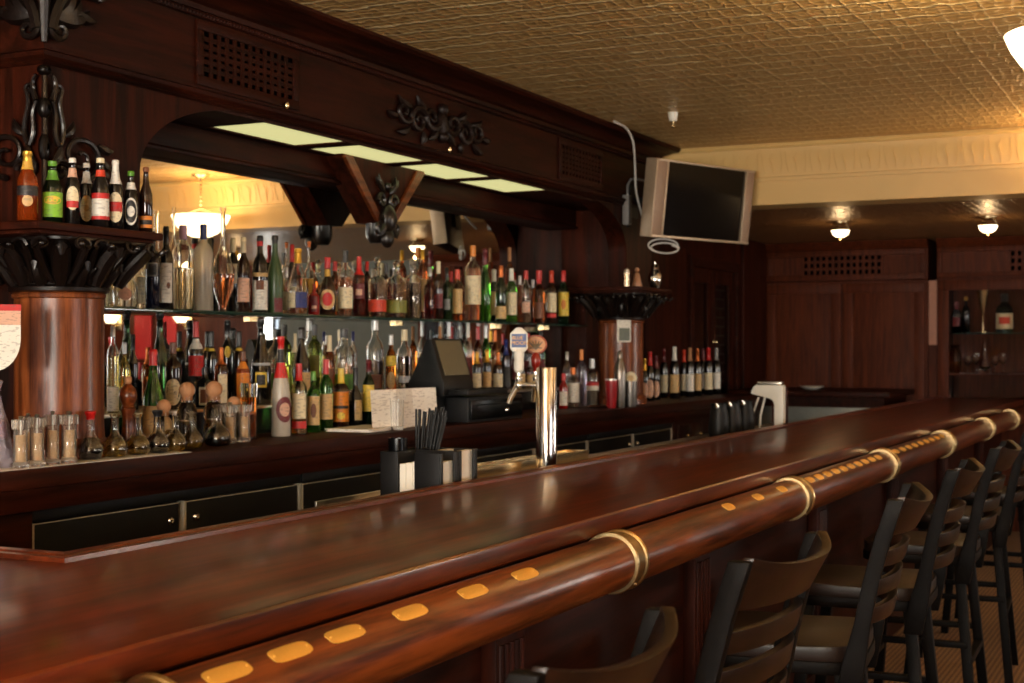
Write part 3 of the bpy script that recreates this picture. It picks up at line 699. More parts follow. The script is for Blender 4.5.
def bottle(name, label, cat, group, loc, H, R, kind, g, cap=None, labels=(), liquid=None, fill=.6, face=None, stopper=None, seg=22, handle=False):
    """labels: (colour, t0, t1, span_deg[, oval[, d_angle]]); cap: (colour, t_from)"""
    t = thing(name, label, cat, loc, group); pr = PROF[kind]
    face = math.atan2(-loc[1], -loc[0]) if face is None else face
    prof = [(r * R, h * H, q) for h, r, q in sub(pr, 0, pr[-1][0])]
    hollow = g in ('clear', 'frost')
    full = prof + ([(max(r * .955 - .0008, .001), max(z, .005), q) for r, z, q in prof[::-1]] if hollow else [])
    MB().lathe(full, seg=seg).build('bottle_glass', GL[g], t, True, ang=50)
    if liquid:
        lq = [(max(r * R * .94 - .001, .001), h * H + (.0055 if i == 0 else 0), q) for i, (h, r, q) in enumerate(sub(pr, .0, fill))]
        MB().lathe(lq, seg=seg).build('liquid', GL[liquid], t, True, ang=50)
    if cap:
        c, t0 = cap
        cp = [(r * R + .0012, h * H, q) for h, r, q in sub(pr, t0, 1.0)]; cp[-1] = (cp[-1][0], H + .0012, 0); cp.append((cp[-1][0] * .8, H + .003, 0))
        MB().lathe(cp, seg=18).build('cap', K_(c), t, True, ang=50)
    if stopper:
        top = pr[-1][0] * H; s = MB(); rn = pr[-1][1] * R
        if stopper == 'ball': s.lathe([(rn * .7, top - .01), (rn * .7, top + .004)], seg=12).sphere((0, 0, top + rn * 1.3 + .004), rn * 1.5); s.build('stopper', M_CORK, t, True)
        elif stopper == 'point': s.lathe([(rn * .6, top - .012), (rn * .9, top + .002), (rn * .5, top + .006), (rn * 1.0, top + .03), (rn * .7, top + .05), (.0005, H)], seg=10).build('stopper', M_CLEAR, t, True, ang=20)
        else: s.lathe([(rn * .6, top - .012), (rn * .9, top + .002), (rn * .5, top + .006)], seg=12).sphere((0, 0, top + .022), .019, 10, 6).build('stopper', M_CLEAR if stopper == 'round' else M_STEEL, t, True, ang=20)
    for i, lb in enumerate(labels):
        c, t0, t1, sp = lb[:4]; ov = lb[4] if len(lb) > 4 else False; da = R_(lb[5]) if len(lb) > 5 else 0
        hs = R_(sp) / 2
        o = patch(pr, H, R, t0, t1, face + da - hs, face + da + hs, .0008 + .0004 * i, ov).build('label' if i == 0 else 'label_emblem', P_(c), t, True)
    if handle:
        MB().tube([(R * .3 - R * 1.4, 0, H * .62), (-R * 1.5, 0, H * .6), (-R * 1.6, 0, H * .4), (-R * .95, 0, H * .25)], R * .12, 8).build('handle', GL[g], t, True)
    ALLB.append((t, R)); return t
def place(x, top, wpx, Y, z0):
    p = at(x, HORIZ, Y=Y); s = pxm(p)
    return (p.x, Y, z0), EYE + (HORIZ - top) / s - z0, wpx / s / 2

# ---- upper glass shelf, left to right: (px, top, width, Y, kind, glass, cap, labels, liquid/fill, stopper, label)
SH = 'bottles on the upper glass shelf'
U1, U2 = 3.455, 3.56
SHELF = [
 (125, 262, 25, U1, 'squat', 'clear', ('silver', .86), [('pinkish', .16, .44, 60, True)], None, 'squat clear spirit bottle with orange seal at the left end of the glass shelf'),
 (141, 250, 13, U2, 'square', 'clear', ('silver', .86), [('cream', .1, .55, 80)], None, 'square clear bottle with cream label behind the squat clear one'),
 (152.5, 232, 14, U1, 'spirit', 'navy', ('black', .80), [('grey', .42, .6, 90), ('black', .44, .58, 60)], None, 'navy blue bottle with silvery script beside the carved capital'),
 (166, 227, 14, U1, 'wine', 'black', ('black', .78), [('white', .08, .56, 110), ('brown', .25, .33, 30, True, 20)], None, 'black wine bottle with tall white label and small dark crest'),
 (174, 207, 14, U2, 'needle', 'clear', None, [], None, 'clear bottle with needle-thin neck standing behind the white-labelled wine bottle'),
 (183, 226, 22, U1, 'tall', 'clear', ('lilac', .84), [], ('clear', .5), 'clear vodka-shaped bottle with lilac cap next to the white-labelled wine bottle'),
 (203.5, 225, 19, U1, 'tall', 'frost', ('blue', .83), [], None, 'frosted white bottle with deep blue cap'),
 (223, 207, 24, U1, 'tear', 'clear', None, [], ('pink', .36), 'long-necked teardrop decanter holding pinkish spirit'),
 (233, 239, 13, U2, 'spirit', 'black', ('cream', .82), [('cream', .4, .66, 80)], None, 'dark bottle with cream cap and label half behind the teardrop decanter'),
 (243.5, 238, 13, U1, 'wine', 'brown', ('cream', .80), [('pinkish', .14, .46, 120)], None, 'brown cognac bottle with cream capsule and low pinkish label'),
 (260, 236, 15, U1, 'wine', 'black', ('black', .86), [('white', .04, .42, 150), ('brown', .3, .42, 60), ('red', .87, .93, 300), ('tan', .47, .52, 320)], None, 'black bottle with white label and red ring on its neck'),
 (275, 236, 16, U1, 'burg', 'frgreen', ('black', .9), [('maroon', .02, .2, 70, False, 30)], None, 'tall frosted green bottle with small dark red label'),
 (286, 268, 10, U2, 'spirit', 'clear', ('silver', .8), [('white', .1, .5, 120)], None, 'short clear bottle behind and right of the frosted green one'),
 (292, 245, 10, U2, 'wine', 'brown', ('red', .76), [('cream', .1, .4, 100)], None, 'slim dark bottle with red capsule behind the gold-capped cognac'),
 (298, 249, 21, U1, 'cone', 'clear', ('gold', .78), [('blue', .10, .34, 70, False, 22), ('cream', .10, .32, 60, False, -45)], ('whisky', .30), 'cone-shouldered cognac bottle with gold cap and dark blue label'),
 (309, 242, 12, U2, 'needle', 'clear', ('copper', .93), [('gold', .3, .5, 100)], ('amber', .5), 'tall clear bottle with gold trim between the cognac and red-sealed bottle'),
 (314, 284, 9, U1, 'square', 'red', None, [('maroon', .1, .7, 80), ('pinkish', .2, .3, 60)], None, 'short red bottle between the cognac and red-sealed round bottle'),
 (327.5, 258, 17, U1, 'squat', 'brown', ('red', .82), [('gold', .68, .80, 300), ('tan', .1, .45, 110, True), ('red', .16, .40, 70, True)], None, 'round dark bottle with gold neck and red oval seal'),
 (335, 262, 11, U2, 'spirit', 'whisky', ('red', .84), [('tan', .1, .4, 100)], None, 'amber bottle half hidden behind the red oval seal bottle'),
 (345.5, 251, 15, U1, 'spirit', 'clear', ('black', .82), [('cream', .12, .44, 130)], ('whisky', .6), 'clear whisky bottle with black cap and square cream label'),
 (359, 257, 12, U1, 'spirit', 'dkred', ('red', .70), [('maroon', .3, .55, 120), ('pinkish', .36, .46, 60)], None, 'dark red bottle with bright red capsule'),
 (367, 262, 9, U2, 'tall', 'dkred', ('red', .84), [], None, 'slim dark red bottle between the red capsule bottle and the orange-labelled decanter'),
 (377.5, 259, 16, U1, 'decant', 'clear', None, [('redor', .10, .30, 170)], ('dkred', .58), 'decanter with pointed stopper and orange-red label'),
 (396.5, 259, 19, U1, 'decant', 'clear', None, [('olive', .09, .30, 170)], ('dkred', .58), 'decanter with round stopper and olive green label'),
 (386, 264, 9, U2, 'spirit', 'brown', ('black', .82), [], None, 'dark bottle between the two label-banded decanters'),
 (413, 257, 15, U1, 'decant', 'clear', None, [], ('brown', .58), 'square decanter of dark spirit with silver ball stopper'),
 (422.5, 250, 10, U2, 'tall', 'whisky', ('gold', .86), [('tan', .12, .58, 110)], None, 'tall amber bottle with long tan label behind the silver-stoppered decanter'),
 (430, 268, 10, U1, 'square', 'dkred', ('silver', .84), [], None, 'square dark red bottle with silver cap'),
 (438.5, 262, 10, U1, 'spirit', 'brown', ('cream', .80), [('maroon', .2, .45, 110)], None, 'brown bottle with cream cap and maroon label'),
 (447, 268, 10, U1, 'square', 'dkgreen', ('black', .82), [('grey', .2, .4, 60)], None, 'square dark green bottle with black cap'),
 (451, 272, 9, U2, 'spirit', 'dkred', ('red', .80), [], None, 'small dark red bottle behind the tan text-labelled one'),
 (457.5, 270, 13, U1, 'square', 'whisky', ('redor', .82), [('tan', .14, .62, 90)], None, 'square amber bottle with orange-red cap and tall tan label'),
 (473, 246, 16, U1, 'tall', 'clear', ('orange', .86), [('cream', .22, .60, 150)], ('whisky', .7), 'tall bottle with orange wooden cap and large cream label'),
 (485, 249, 12, U1, 'burg', 'green', ('maroon', .78), [], None, 'green glass bottle with maroon foil neck'),
 (494, 270, 11, U2, 'wine', 'dkgreen', ('white', .78), [('tan', .14, .58, 130)], None, 'dark green bottle with white cap and wide tan label'),
 (501, 266, 11, U1, 'wine', 'dkgreen', ('copper', .80), [('tan', .06, .28, 140)], None, 'dark green bottle with copper capsule and low tan label'),
 (509.5, 248, 9, U2, 'tall', 'whisky', ('cork', .82), [], None, 'slim amber bottle with tall cork behind the white-foiled green bottle'),
 (511.5, 269, 11, U1, 'spirit', 'green', ('white', .78), [('cream', .14, .56, 150)], None, 'green bottle with white foil and cream label'),
 (520, 276, 9, U2, 'spirit', 'orange', ('silver', .82), [], None, 'orange bottle behind the cream-labelled green bottle'),
 (526, 271, 11, U1, 'spirit', 'clear', ('red', .84), [('pinkish', .2, .4, 90)], ('dkred', .5), 'clear bottle with red cap and dark red drink, left of the tap badge'),
 (533, 280, 8, U2, 'spirit', 'brown', ('silver', .82), [], None, 'small brown bottle with silver cap between two red-capped bottles'),
 (539, 271, 12, U1, 'decant', 'whisky', ('red', .76), [('brown', .1, .4, 100)], None, 'decanter-shaped amber bottle with red cap above the round tap badge'),
 (551.5, 271, 11, U1, 'wine', 'brown', ('redor', .78), [('cream', .22, .58, 120), ('red', .12, .2, 110)], None, 'brown bottle with cream and red label second from right end of shelf'),
 (563.5, 271, 11, U1, 'wine', 'dkgreen', ('red', .80), [('yellow', .16, .60, 130), ('orange', .28, .46, 50, True)], None, 'dark green bottle with yellow label at the right end of the glass shelf'),
]
for (x, top, wp, Y, kind, g, cap, labs, liq, lab) in SHELF:
    loc, H, R = place(x, top, wp, Y, SZ)
    st = None
    if kind == 'decant' and cap is None: st = 'point' if 'pointed' in lab else ('steel' if 'silver' in lab else 'round')
    nm = 'decanter' if 'decanter' in lab and 'shaped' not in lab and 'between' not in lab and 'behind' not in lab else 'bottle'
    bottle(nm, lab, 'decanter' if nm == 'decanter' else 'bottle', SH, loc, H, R, kind, g, cap, labs, liq[0] if liq else None, liq[1] if liq else 0, stopper=st)

# ---- beer bottles on the left capital
BG = 'beer bottles on the carved capital'
CAPZ = 1.835
BEER = [
 (27.5, 152, 20, 3.03, 'beer', 'orange', ('gold', .86), [('black', .36, .50, 150), ('tan', .20, .36, 60, True), ('gold', .74, .86, 330)], 'amber orange beer bottle with gold neck at the left end of the capital'),
 (52.5, 162, 19, 3.035, 'beer', 'dkgreen', ('green', .93), [('lime', .10, .50, 170), ('yellow', .30, .44, 110, True), ('green', .70, .86, 330)], 'green beer bottle with lime green and yellow label'),
 (72.5, 159, 15, 3.02, 'beer', 'black', ('white', .94), [('cream', .22, .58, 100, True), ('red', .26, .36, 90), ('pinkish', .72, .86, 330)], 'dark beer bottle with oval cream label, right of the green-labelled one'),
 (86.5, 164, 14, 3.10, 'beer', 'black', ('white', .94), [('cream', .12, .52, 110, True), ('tan', .27, .37, 40, True), ('white', .70, .88, 330)], 'dark beer bottle with round cream label behind its neighbours'),
 (100.5, 159, 17, 3.02, 'beer', 'black', ('cream', .94), [('white', .12, .50, 150), ('red', .42, .50, 150), ('red', .12, .17, 150), ('redor', .74, .84, 330)], 'dark beer bottle with square white and red banded label'),
 (115.5, 161, 15, 3.02, 'beer', 'black', ('white', .86), [('cream', .10, .54, 120, True), ('red', .26, .40, 110), ('white', .66, .86, 330)], 'dark beer bottle with white neck foil and red-banded oval label'),
 (131, 172, 14, 3.02, 'beer', 'black', ('green', .93), [('white', .10, .56, 110, True), ('black', .14, .52, 92, True), ('white', .24, .42, 60, True), ('white', .70, .82, 330)], 'black beer bottle with white ring label'),
 (146, 168, 13, 3.025, 'beer', 'brown', ('brown', .94), [('orange', .08, .26, 150), ('black', .13, .2, 120)], 'brown beer bottle with low orange label at the right end of the capital'),
]
for (x, top, wp, Y, kind, g, cap, labs, lab) in BEER:
    loc, H, R = place(x, top, wp, Y, CAPZ)
    bottle('beer_bottle', lab, 'beer bottle', BG, loc, H, R, kind, g, cap, labs)

# ---- counter and riser rows
CGp, RGp = 'bottles on the back counter', 'bottles on the riser step'
M1, M2 = 3.44, 3.54
LOWER = [
 # riser, left part
 (113, 327, 12, M1, RZ, 'tall', 'clear', ('silver', .88), [('white', .02, .30, 130)], ('yellow', .66), 'tall clear bottle of pale yellow spirit at the left end of the riser'),
 (124.5, 343, 11, M2, RZ, 'spirit', 'yellow', ('silver', .84), [], None, 'pale yellow bottle behind the wooden pepper mill'),
 (133, 335, 10, M2, RZ, 'wine', 'black', ('black', .8), [], None, 'plain black bottle between the yellow bottle and the red-topped green one'),
 (160, 312, 17, M2, RZ, 'burg', 'dkgreen', ('black', .93), [], None, 'very tall dark green bottle behind the red-topped green one'),
 (153, 350, 21, 3.27, CZ, 'burg', 'green', ('red', .84), [('tan', .04, .42, 140)], None, 'green bottle with red cap and tan label behind the cork-topped jars'),
 (173, 343, 17, M1, RZ, 'spirit', 'brown', ('brown', .84), [('cream', .06, .46, 120, True)], None, 'brown cognac bottle with rounded cream label'),
 (196, 322, 15, M2, RZ, 'spirit', 'black', ('red', .82), [('white', .68, .80, 330), ('red', .36, .60, 150)], None, 'dark bottle with red cap and white neck band'),
 (205, 368, 17, M1, RZ, 'square', 'black', ('black', .84), [('cream', .06, .52, 84), ('brown', .12, .46, 66)], None, 'square black bottle with cream-framed label in front of the red-capped one'),
 (211.5, 332, 12, M2, RZ, 'spirit', 'black', ('black', .80), [('yellow', .74, .78, 330)], None, 'black bottle with thin yellow neck band, left of the tall black one'),
 (221, 348, 13, M1, RZ, 'spirit', 'whisky', ('copper', .72), [('cream', .06, .55, 90, False, 20)], None, 'amber bottle with copper capsule and narrow cream label'),
 (227.5, 321, 14, M2, RZ, 'wine', 'black', ('black', .84), [('yellow', .56, .70, 50, True)], None, 'tall black bottle with small yellow diamond label'),
 (239, 332, 12, M2, RZ, 'spirit', 'brown', ('black', .80), [('yellow', .74, .78, 330)], None, 'dark brown bottle with thin yellow neck band, right of the tall black one'),
 (243, 352, 14, M1, RZ, 'spirit', 'orange', ('brown', .84), [('orange', .1, .82, 120), ('yellow', .2, .4, 60, True)], None, 'orange-labelled bottle with reddish brown cap'),
 (261, 320, 20, M1, RZ, 'cone', 'black', ('black', .9), [('yellow', .20, .38, 66), ('black', .23, .35, 50), ('silver', .46, .49, 200)], None, 'large black cone-shouldered bottle with yellow framed label'),
 (301.5, 328, 18, M1, RZ, 'burg', 'black', ('black', .86), [('tan', .1, .4, 70, False, 35)], None, 'large black bottle behind the red-capped clear rum bottle'),
 (295, 334, 8, M2, RZ, 'tall', 'ltgreen', ('cream', .72), [], None, 'pale bottle with cream cap behind the frosted white bottle'),
 (314.5, 325, 15, M2, RZ, 'tall', 'ltgreen', ('black', .86), [('olive', .3, .6, 80)], None, 'tall yellowish green bottle on the riser'),
 (329.5, 336, 11, M1, RZ, 'spirit', 'whisky', ('cream', .76), [('brown', .1, .5, 90)], None, 'amber bottle with tall pale cap on the riser'),
 (344, 329, 21, M1, RZ, 'spirit', 'clear', ('black', .88), [('green', .14, .36, 120)], ('clear', .5), 'broad clear bottle with bright green label and dark cap'),
 (353, 332, 8, M2, RZ, 'tall', 'clear', ('blue', .86), [], None, 'slim clear bottle with blue cap behind the green-labelled clear bottle'),
 (375, 321, 18, M1, RZ, 'spirit', 'clear', ('silver', .88), [('brown', .12, .3, 90)], ('brown', .48), 'broad clear bottle half full of dark rum'),
 (391, 335, 11, M1, RZ, 'spirit', 'amber', ('silver', .84), [('yellow', .5, .66, 130), ('tan', .12, .40, 90, True)], None, 'amber bottle with yellow shoulder label left of the register'),
 (404.5, 330, 16, M1, RZ, 'spirit', 'clear', ('cream', .84), [('silver', .2, .3, 90)], ('brown', .6), 'clear bottle of dark spirit with cream cap beside the register'),
 # front row on the counter
 (281, 337, 19, 3.20, CZ, 'cone', 'frostw', ('red', .88), [('red', .585, .74, 359), ('black', .742, .875, 359), ('maroon', .14, .40, 110, True, 25), ('pinkish', .20, .34, 66, True, 25)], None, 'frosted white bottle with red neck and round maroon emblem'),
 (299, 364, 16, 3.22, CZ, 'spirit', 'clear', ('red', .76), [('cream', .22, .58, 110), ('red', .08, .18, 120)], ('amber', .4), 'clear rum bottle with red cap and red-based cream label'),
 (313.5, 372, 13, 3.235, CZ, 'spirit', 'green', ('green', .86), [('tan', .12, .60, 130), ('brown', .24, .48, 50, True)], None, 'green glass bottle with tan label and dark figure'),
 (326, 360, 14, 3.25, CZ, 'spirit', 'green', ('red', .80), [('tan', .16, .52, 140)], None, 'green bottle with dark red cap and plain tan label'),
 (341, 369, 16, 3.265, CZ, 'spirit', 'brown', ('yellow', .76), [('orange', .12, .62, 140), ('black', .34, .39, 120), ('yellow', .16, .28, 60, True)], None, 'dark bottle with yellow cap and big orange label'),
 (355.5, 368, 14, 3.28, CZ, 'squat', 'black', ('black', .7), [('tan', .12, .46, 70, False, 30)], None, 'round black bottle with tan side label next to the orange label'),
 (368.5, 360, 12, 3.29, CZ, 'wine', 'dkgreen', ('maroon', .82), [('yellow', .22, .62, 130)], None, 'dark green bottle with yellow label behind the white menu'),
]
xx = [(440, 327, 8, 'cork', 'amber'), (449, 322, 9, 'silver', 'clear'), (458, 330, 8, 'black', 'brown'), (468, 324, 9, 'white', 'clear'), (478, 327, 9, 'red', 'dkred'), (486, 325, 9, 'silver', 'green'), (495, 330, 9, 'copper', 'amber'), (516, 330, 9, 'gold', 'brown'), (528, 334, 9, 'red', 'dkred'), (541, 332, 9, 'black', 'dkgreen')]
desc = ['amber bottle with cork stopper just above the register', 'clear bottle with silver cap above the register screen', 'brown bottle with black cap right above the register screen', 'clear bottle with white cap right of the register screen',
 'dark red bottle with red cap in the rear row right of the register', 'green bottle with silver cap in the rear row right of the register', 'amber bottle with copper cap in the rear row near the white tap handle', 'brown bottle with gold cap behind the white tap handle',
 'dark red bottle with red cap between the two tap handles', 'dark green bottle with black cap behind the round tap badge']
for (x, top, wp, c, g), d in zip(xx, desc):
    LOWER.append((x, top, wp, M2, RZ, 'spirit', g, (c, .8), [('tan' if g in ('green', 'amber') else 'maroon', .15, .5, 120)], None, d))
yy = [(477, 352, 9, 'gold', 'black', 'cream', 'dark wine-shaped bottle with gold neck, leftmost of three above the cash drawer'), (487, 350, 9, 'gold', 'black', 'tan', 'dark bottle with gold neck and tan label, middle of three above the cash drawer'),
      (498, 354, 10, 'copper', 'brown', 'cream', 'brown bottle with copper neck and cream label, rightmost of three above the cash drawer'), (506, 340, 9, 'blue', 'navy', 'black', 'dark blue bottle left of the white tap handle'),
      (521, 356, 9, 'red', 'brown', 'tan', 'brown bottle with red cap seen below the white tap handle'), (531, 358, 9, 'silver', 'dkred', 'tan', 'dark red bottle with silver cap left of the chrome tap tower')]
for (x, top, wp, c, g, l, d) in yy:
    LOWER.append((x, top, wp, M1, RZ, 'wine', g, (c, .70), [(l, .06, .46, 140)], None, d))
LOWER += [
 (563.5, 374, 9, 3.22, CZ, 'wine', 'red', ('red', .82), [('white', .1, .5, 110)], None, 'slim red bottle with white label just right of the tap tower'),
 (573, 368, 13, 3.24, CZ, 'spirit', 'clear', ('copper', .84), [('white', .14, .62, 150)], None, 'clear bottle with copper cap and big white label right of the tap tower'),
 (581.5, 350, 10, 3.28, CZ, 'tall', 'lilac', ('orange', .82), [], None, 'pale lilac bottle with orange cap at the right end of the counter row'),
 (567, 352, 8, 3.30, CZ, 'tall', 'clear', ('silver', .86), [], None, 'slim clear bottle behind the white-labelled clear bottle'),
 (592, 359, 14, 3.30, CZ, 'spirit', 'clear', ('silver', .80), [('red', .42, .5, 150), ('white', .32, .42, 150)], ('brown', .34), 'clear bottle with red and white band, dark drink and silver pourer'),
]
sm = [(638, 352, 9, 'red'), (644.5, 359, 9, 'gold'), (650, 352, 9, 'red'), (656, 356, 9, 'maroon')]
smd = ['leftmost small dark bottle with pinkish oval label beside the steel tumbler', 'small dark bottle with gold foil and pinkish oval label', 'small dark bottle with red foil right of the gold-foiled one', 'rightmost small dark bottle with maroon foil beside the wine bottles']
for i, ((x, top, wp, c), d) in enumerate(zip(sm, smd)):
    LOWER.append((x, top, wp, 3.20 + .03 * (i % 2), CZ, 'beer', 'black', (c, .72), [('pinkish', .06, .44, 110, True)], None, d))
wn_ = [(664, 349, 8, 3.30, 'cream', 'maroon', 'dark wine bottle with cream label, leftmost of the wine row'), (674.5, 347, 10, 3.20, 'tan', 'white', 'black wine bottle with wide cream label and pale top, second in the wine row'),
       (684, 350, 8, 3.32, 'cream', 'redor', 'dark wine bottle with orange-red capsule, third in the wine row'), (690, 348, 9, 3.22, 'white', 'cork', 'dark wine bottle with tan capsule near the middle of the wine row'),
       (697.5, 349, 9, 3.24, 'tan', 'copper', 'dark wine bottle with copper capsule right of the tan-capsuled one'), (703, 349, 9, 3.36, 'white', 'maroon', 'dark wine bottle with maroon capsule, set back in the wine row'),
       (708.5, 348, 9, 3.24, 'cream', 'red', 'dark wine bottle with red capsule, second from the right of the row'), (716.5, 348, 9, 3.24, 'white', 'grey', 'dark wine bottle with grey capsule at the right end of the row')]
for (x, top, wp, Y, l, c, d) in wn_:
    LOWER.append((x, top, wp, Y, CZ, 'wine', 'black', (c, .74), [(l, .12, .47, 116)], None, d))
for (x, top, wp, Y, z0, kind, g, cap, labs, liq, lab) in LOWER:
    loc, H, R = place(x, top, wp, Y, z0)
    grp = CGp if z0 == CZ else RGp
    if 'wine row' in lab or lab.endswith('of the row'): grp = 'wine bottles at the right of the counter'
    bottle('wine_bottle' if 'wine bottle' in lab else 'bottle', lab, 'bottle', grp, loc, H, R, kind, g, cap, labs, liq[0] if liq else None, liq[1] if liq else 0)

CZM = CZ + .002
# ---- oil and vinegar cruets, cork jars, grinders
CR = 'oil and vinegar cruets on the counter'
CRUET = [(90.5, 412, 25, 'vinegar', ('red', .84), 'dark cruet with red cap next to the pepper grinders'), (115, 414, 25, 'oil', None, 'open glass cruet of oil, right of the red-capped one'), (138, 414, 25, 'oil', None, 'glass cruet of golden oil in front of the pepper mill'),
         (157.5, 411, 24, 'vinegar', ('black', .86), 'dark cruet with black stopper below the green bottle'), (175.5, 413, 22, 'oil', None, 'glass cruet of oil, right of the black-stoppered one'), (192.5, 412, 22, 'oil', None, 'glass cruet of pale oil, second from the right'), (217.5, 405, 27, 'vinegar', None, 'large dark cruet with open neck at the right end')]
for i, (x, top, wp, lq, cap, lab) in enumerate(CRUET):
    loc, H, R = place(x, top, wp, 3.03 + (.03 if i > 4 else 0), CZM)
    bottle('cruet', lab, 'cruet', CR, loc, H, R, 'cruet', 'clear', cap, (), lq, .46)
JARS = [(164, 399, 15, 3.18, 'cork-topped jar behind the black-stoppered cruet'), (187, 384, 17, 3.19, 'cork-topped jar behind the pale oil cruets'), (214, 384, 18, 3.18, 'cork-topped jar above the large dark cruet'), (234, 396, 14, 3.17, 'cork-topped jar behind the right-hand grinders')]
for x, top, wp, Y, lab in JARS:
    loc, H, R = place(x, top, wp, Y, CZM)
    t = thing('cork_jar', lab, 'jar', loc, 'cork-topped jars behind the cruets')
    h = H - .045
    MB().lathe([(R * 1.0, 0), (R * 1.15, .004), (R * 1.15, h * .72), (R * .95, h * .82), (R * .7, h * .88), (R * .7, h)], seg=20).build('jar', M_CLEAR, t, True)
    MB().lathe([(R * 1.0, .004), (R * 1.06, .006), (R * 1.06, h * .5)], seg=20).build('contents', GL['oil'], t, True)
    MB().lathe([(R * .6, h - .012), (R * .66, h + .002)], seg=14).sphere((0, 0, h + R * .8), R * .95).build('cork_ball', M_CORK, t, True)
GR = 'clear acrylic pepper grinders'
M_PEPPER = flat('peppercorns', srgb(214, 172, 122), .8, 0, 0, .6, 220, var=.6)
def grinder(loc, H, R, lab):
    t = thing('pepper_grinder', lab, 'pepper grinder', loc, GR)
    tpb = MB().lathe([(R, 0), (R * 1.04, .003), (R * 1.04, .012), (R * .92, .016), (R * .92, H * .72), (R * 1.0, H * .74), (R * .86, H * .735), (R * .8, H * .7), (R * .8, .018), (R * .3, .014)], seg=24); tpb.build('body', M_ACRYL, t, True)
    MB().lathe([(R * .64, .016), (R * .64, H * .64)], seg=16).build('peppercorns', M_PEPPER, t, True)
    tp = MB()
    pr = [(R * 1.02, H * .745), (R * 1.08, H * .76), (R * 1.08, H * .92), (R * .9, H * .94)]
    tp.lathe(pr, seg=12)
    for k in range(6):
        a = k * PI / 3; tp.lathe([(R * .2, H * .75), (R * .22, H * .93)], (R * .98 * math.cos(a), R * .98 * math.sin(a), 0), 8)
    tp.build('grinder_top', M_ACRYL, t, True, ang=25)
    MB().lathe([(R * .2, H * .94), (R * .3, H * .955), (R * .34, H * .98), (R * .2, H)], seg=12).build('knob', M_STEEL, t, True)
    MB().lathe([(.003, .016), (.003, H * .94)], seg=8).build('spindle', M_STEEL, t, True)
for x, top, wp, Y, lab in [(20.5, 416, 15, 2.985, 'clear acrylic pepper grinder, leftmost at the counter edge'), (37, 414, 15, 2.985, 'clear acrylic pepper grinder, second from left at the counter edge'), (52.5, 411, 14, 3.0, 'clear acrylic pepper grinder, third from left below the column'), (69, 411, 16, 2.99, 'clear acrylic pepper grinder beside the red-capped cruet'),
                           (28, 413, 13, 3.042, 'clear acrylic pepper grinder in the second row behind the leftmost two'), (230, 402, 13, 3.10, 'clear acrylic grinder left of the pair behind the cruets'), (244, 402, 13, 3.10, 'clear acrylic grinder right of the pair behind the cruets')]:
    loc, H, R = place(x, top, wp, Y, CZM); grinder(loc, H, R, lab)
loc, H, R = place(128, 376, 15, 3.14, CZM)
pm = thing('pepper_mill', 'tall reddish wooden pepper mill with turned head behind the cruets', 'pepper mill', loc)
MB().lathe([(R * 1.1, 0), (R * 1.15, .01), (R * 1.0, .025), (R * .8, H * .3), (R * .72, H * .45), (R * .95, H * .55), (R * .98, H * .57)], seg=24).build('body', W_RAIL, pm, True)
MB().lathe([(R * .8, H * .572), (R * .9, H * .59), (R * .75, H * .62), (R * 1.1, H * .68), (R * 1.18, H * .75), (R * 1.0, H * .83), (R * .5, H * .88), (R * .4, H * .9)], seg=24).build('head', W_RAIL, pm, True)
MB().lathe([(R * .35, H * .9), (R * .5, H * .92), (R * .5, H * .98), (R * .3, H)], seg=14).build('top_knob', M_CORK, pm, True)
loc, H, R = place(249, 383, 17, 3.20, CZM)
dg = thing('drink_glass', 'tall glass of amber drink beside the black cone-shouldered bottle', 'glass', loc)
MB().lathe([(R * .8, 0), (R * .82, .006), (R, H)], seg=24).build('glass_wall', M_CLEAR, dg, True)
MB().lathe([(R * .74, .007), (R * .9, H * .75)], seg=24).build('drink', GL['amber'], dg, True)
mt_ = thing('bar_mat', 'flat pale paper mat strip under the pepper grinders and cruets', 'mat', (3.4, 3.0, CZM))
MB().box(2.35, 3.68, CF + .004, 3.09, CZ + .0003, CZ + .0018).build('mat', M_WHITE, mt_)
# ================================================================== things on the counter
def RZm(a): return Matrix.Rotation(a, 3, 'Z')
# cash register: wedge housing with slanted screen
rx = 5.57
rg = thing('cash_register', 'black point of sale terminal with slanted screen on the back counter', 'cash register', (rx + .14, 3.2, CZ))
MB().box(5.42, 5.655, 3.10, 3.32, CZ, CZ + .13).build('base', M_BLACK, rg, bevel=.012)
bd = MB()
side = [(3.05, .125), (3.235, .125), (3.235, .20), (3.22, .215), (3.14, .395), (3.115, .395), (3.062, .215), (3.05, .19)]
bd.prism(side, lambda u, v, ww: (rx - .02 + ww, u, CZ + v * .965), .285)
h_ = bd.build('housing', M_BLACK, rg, bevel=.008)
M_SCR = flat('screen_reflection', srgb(104, 98, 76), .3)  # reflection on the switched-off screen is put into its colour
sc = MB()
a0, a1 = Vector((0, 3.062, CZ + .216)), Vector((0, 3.112, CZ + .372)); nrm = Vector((0, -(a1.z - a0.z), a1.y - a0.y)).normalized() * .003
for x0, x1 in ((rx + .01, rx + .24),):
    q = [Vector((x0, a0.y, a0.z)), Vector((x1, a0.y, a0.z)), Vector((x1, a1.y, a1.z)), Vector((x0, a1.y, a1.z))]
    sc.add([v for v in q] + [v + nrm for v in q], [(0, 1, 2, 3), (7, 6, 5, 4), (0, 4, 5, 1), (1, 5, 6, 2), (2, 6, 7, 3), (3, 7, 4, 0)])
sc.build('screen', M_SCR, rg)
MB().box(rx + .02, rx + .42, 2.95, 3.06, CZ + .128, CZ + .15).build('keyboard_tray', M_BLACK, rg, bevel=.004)
ky = MB()
for i in range(11):
    for j in range(3): ky.box(rx + .035 + i * .033, rx + .061 + i * .033, 2.958 + j * .032, 2.984 + j * .032, CZ + .15, CZ + .156)
ky.build('keys', M_BLACKGL, rg)
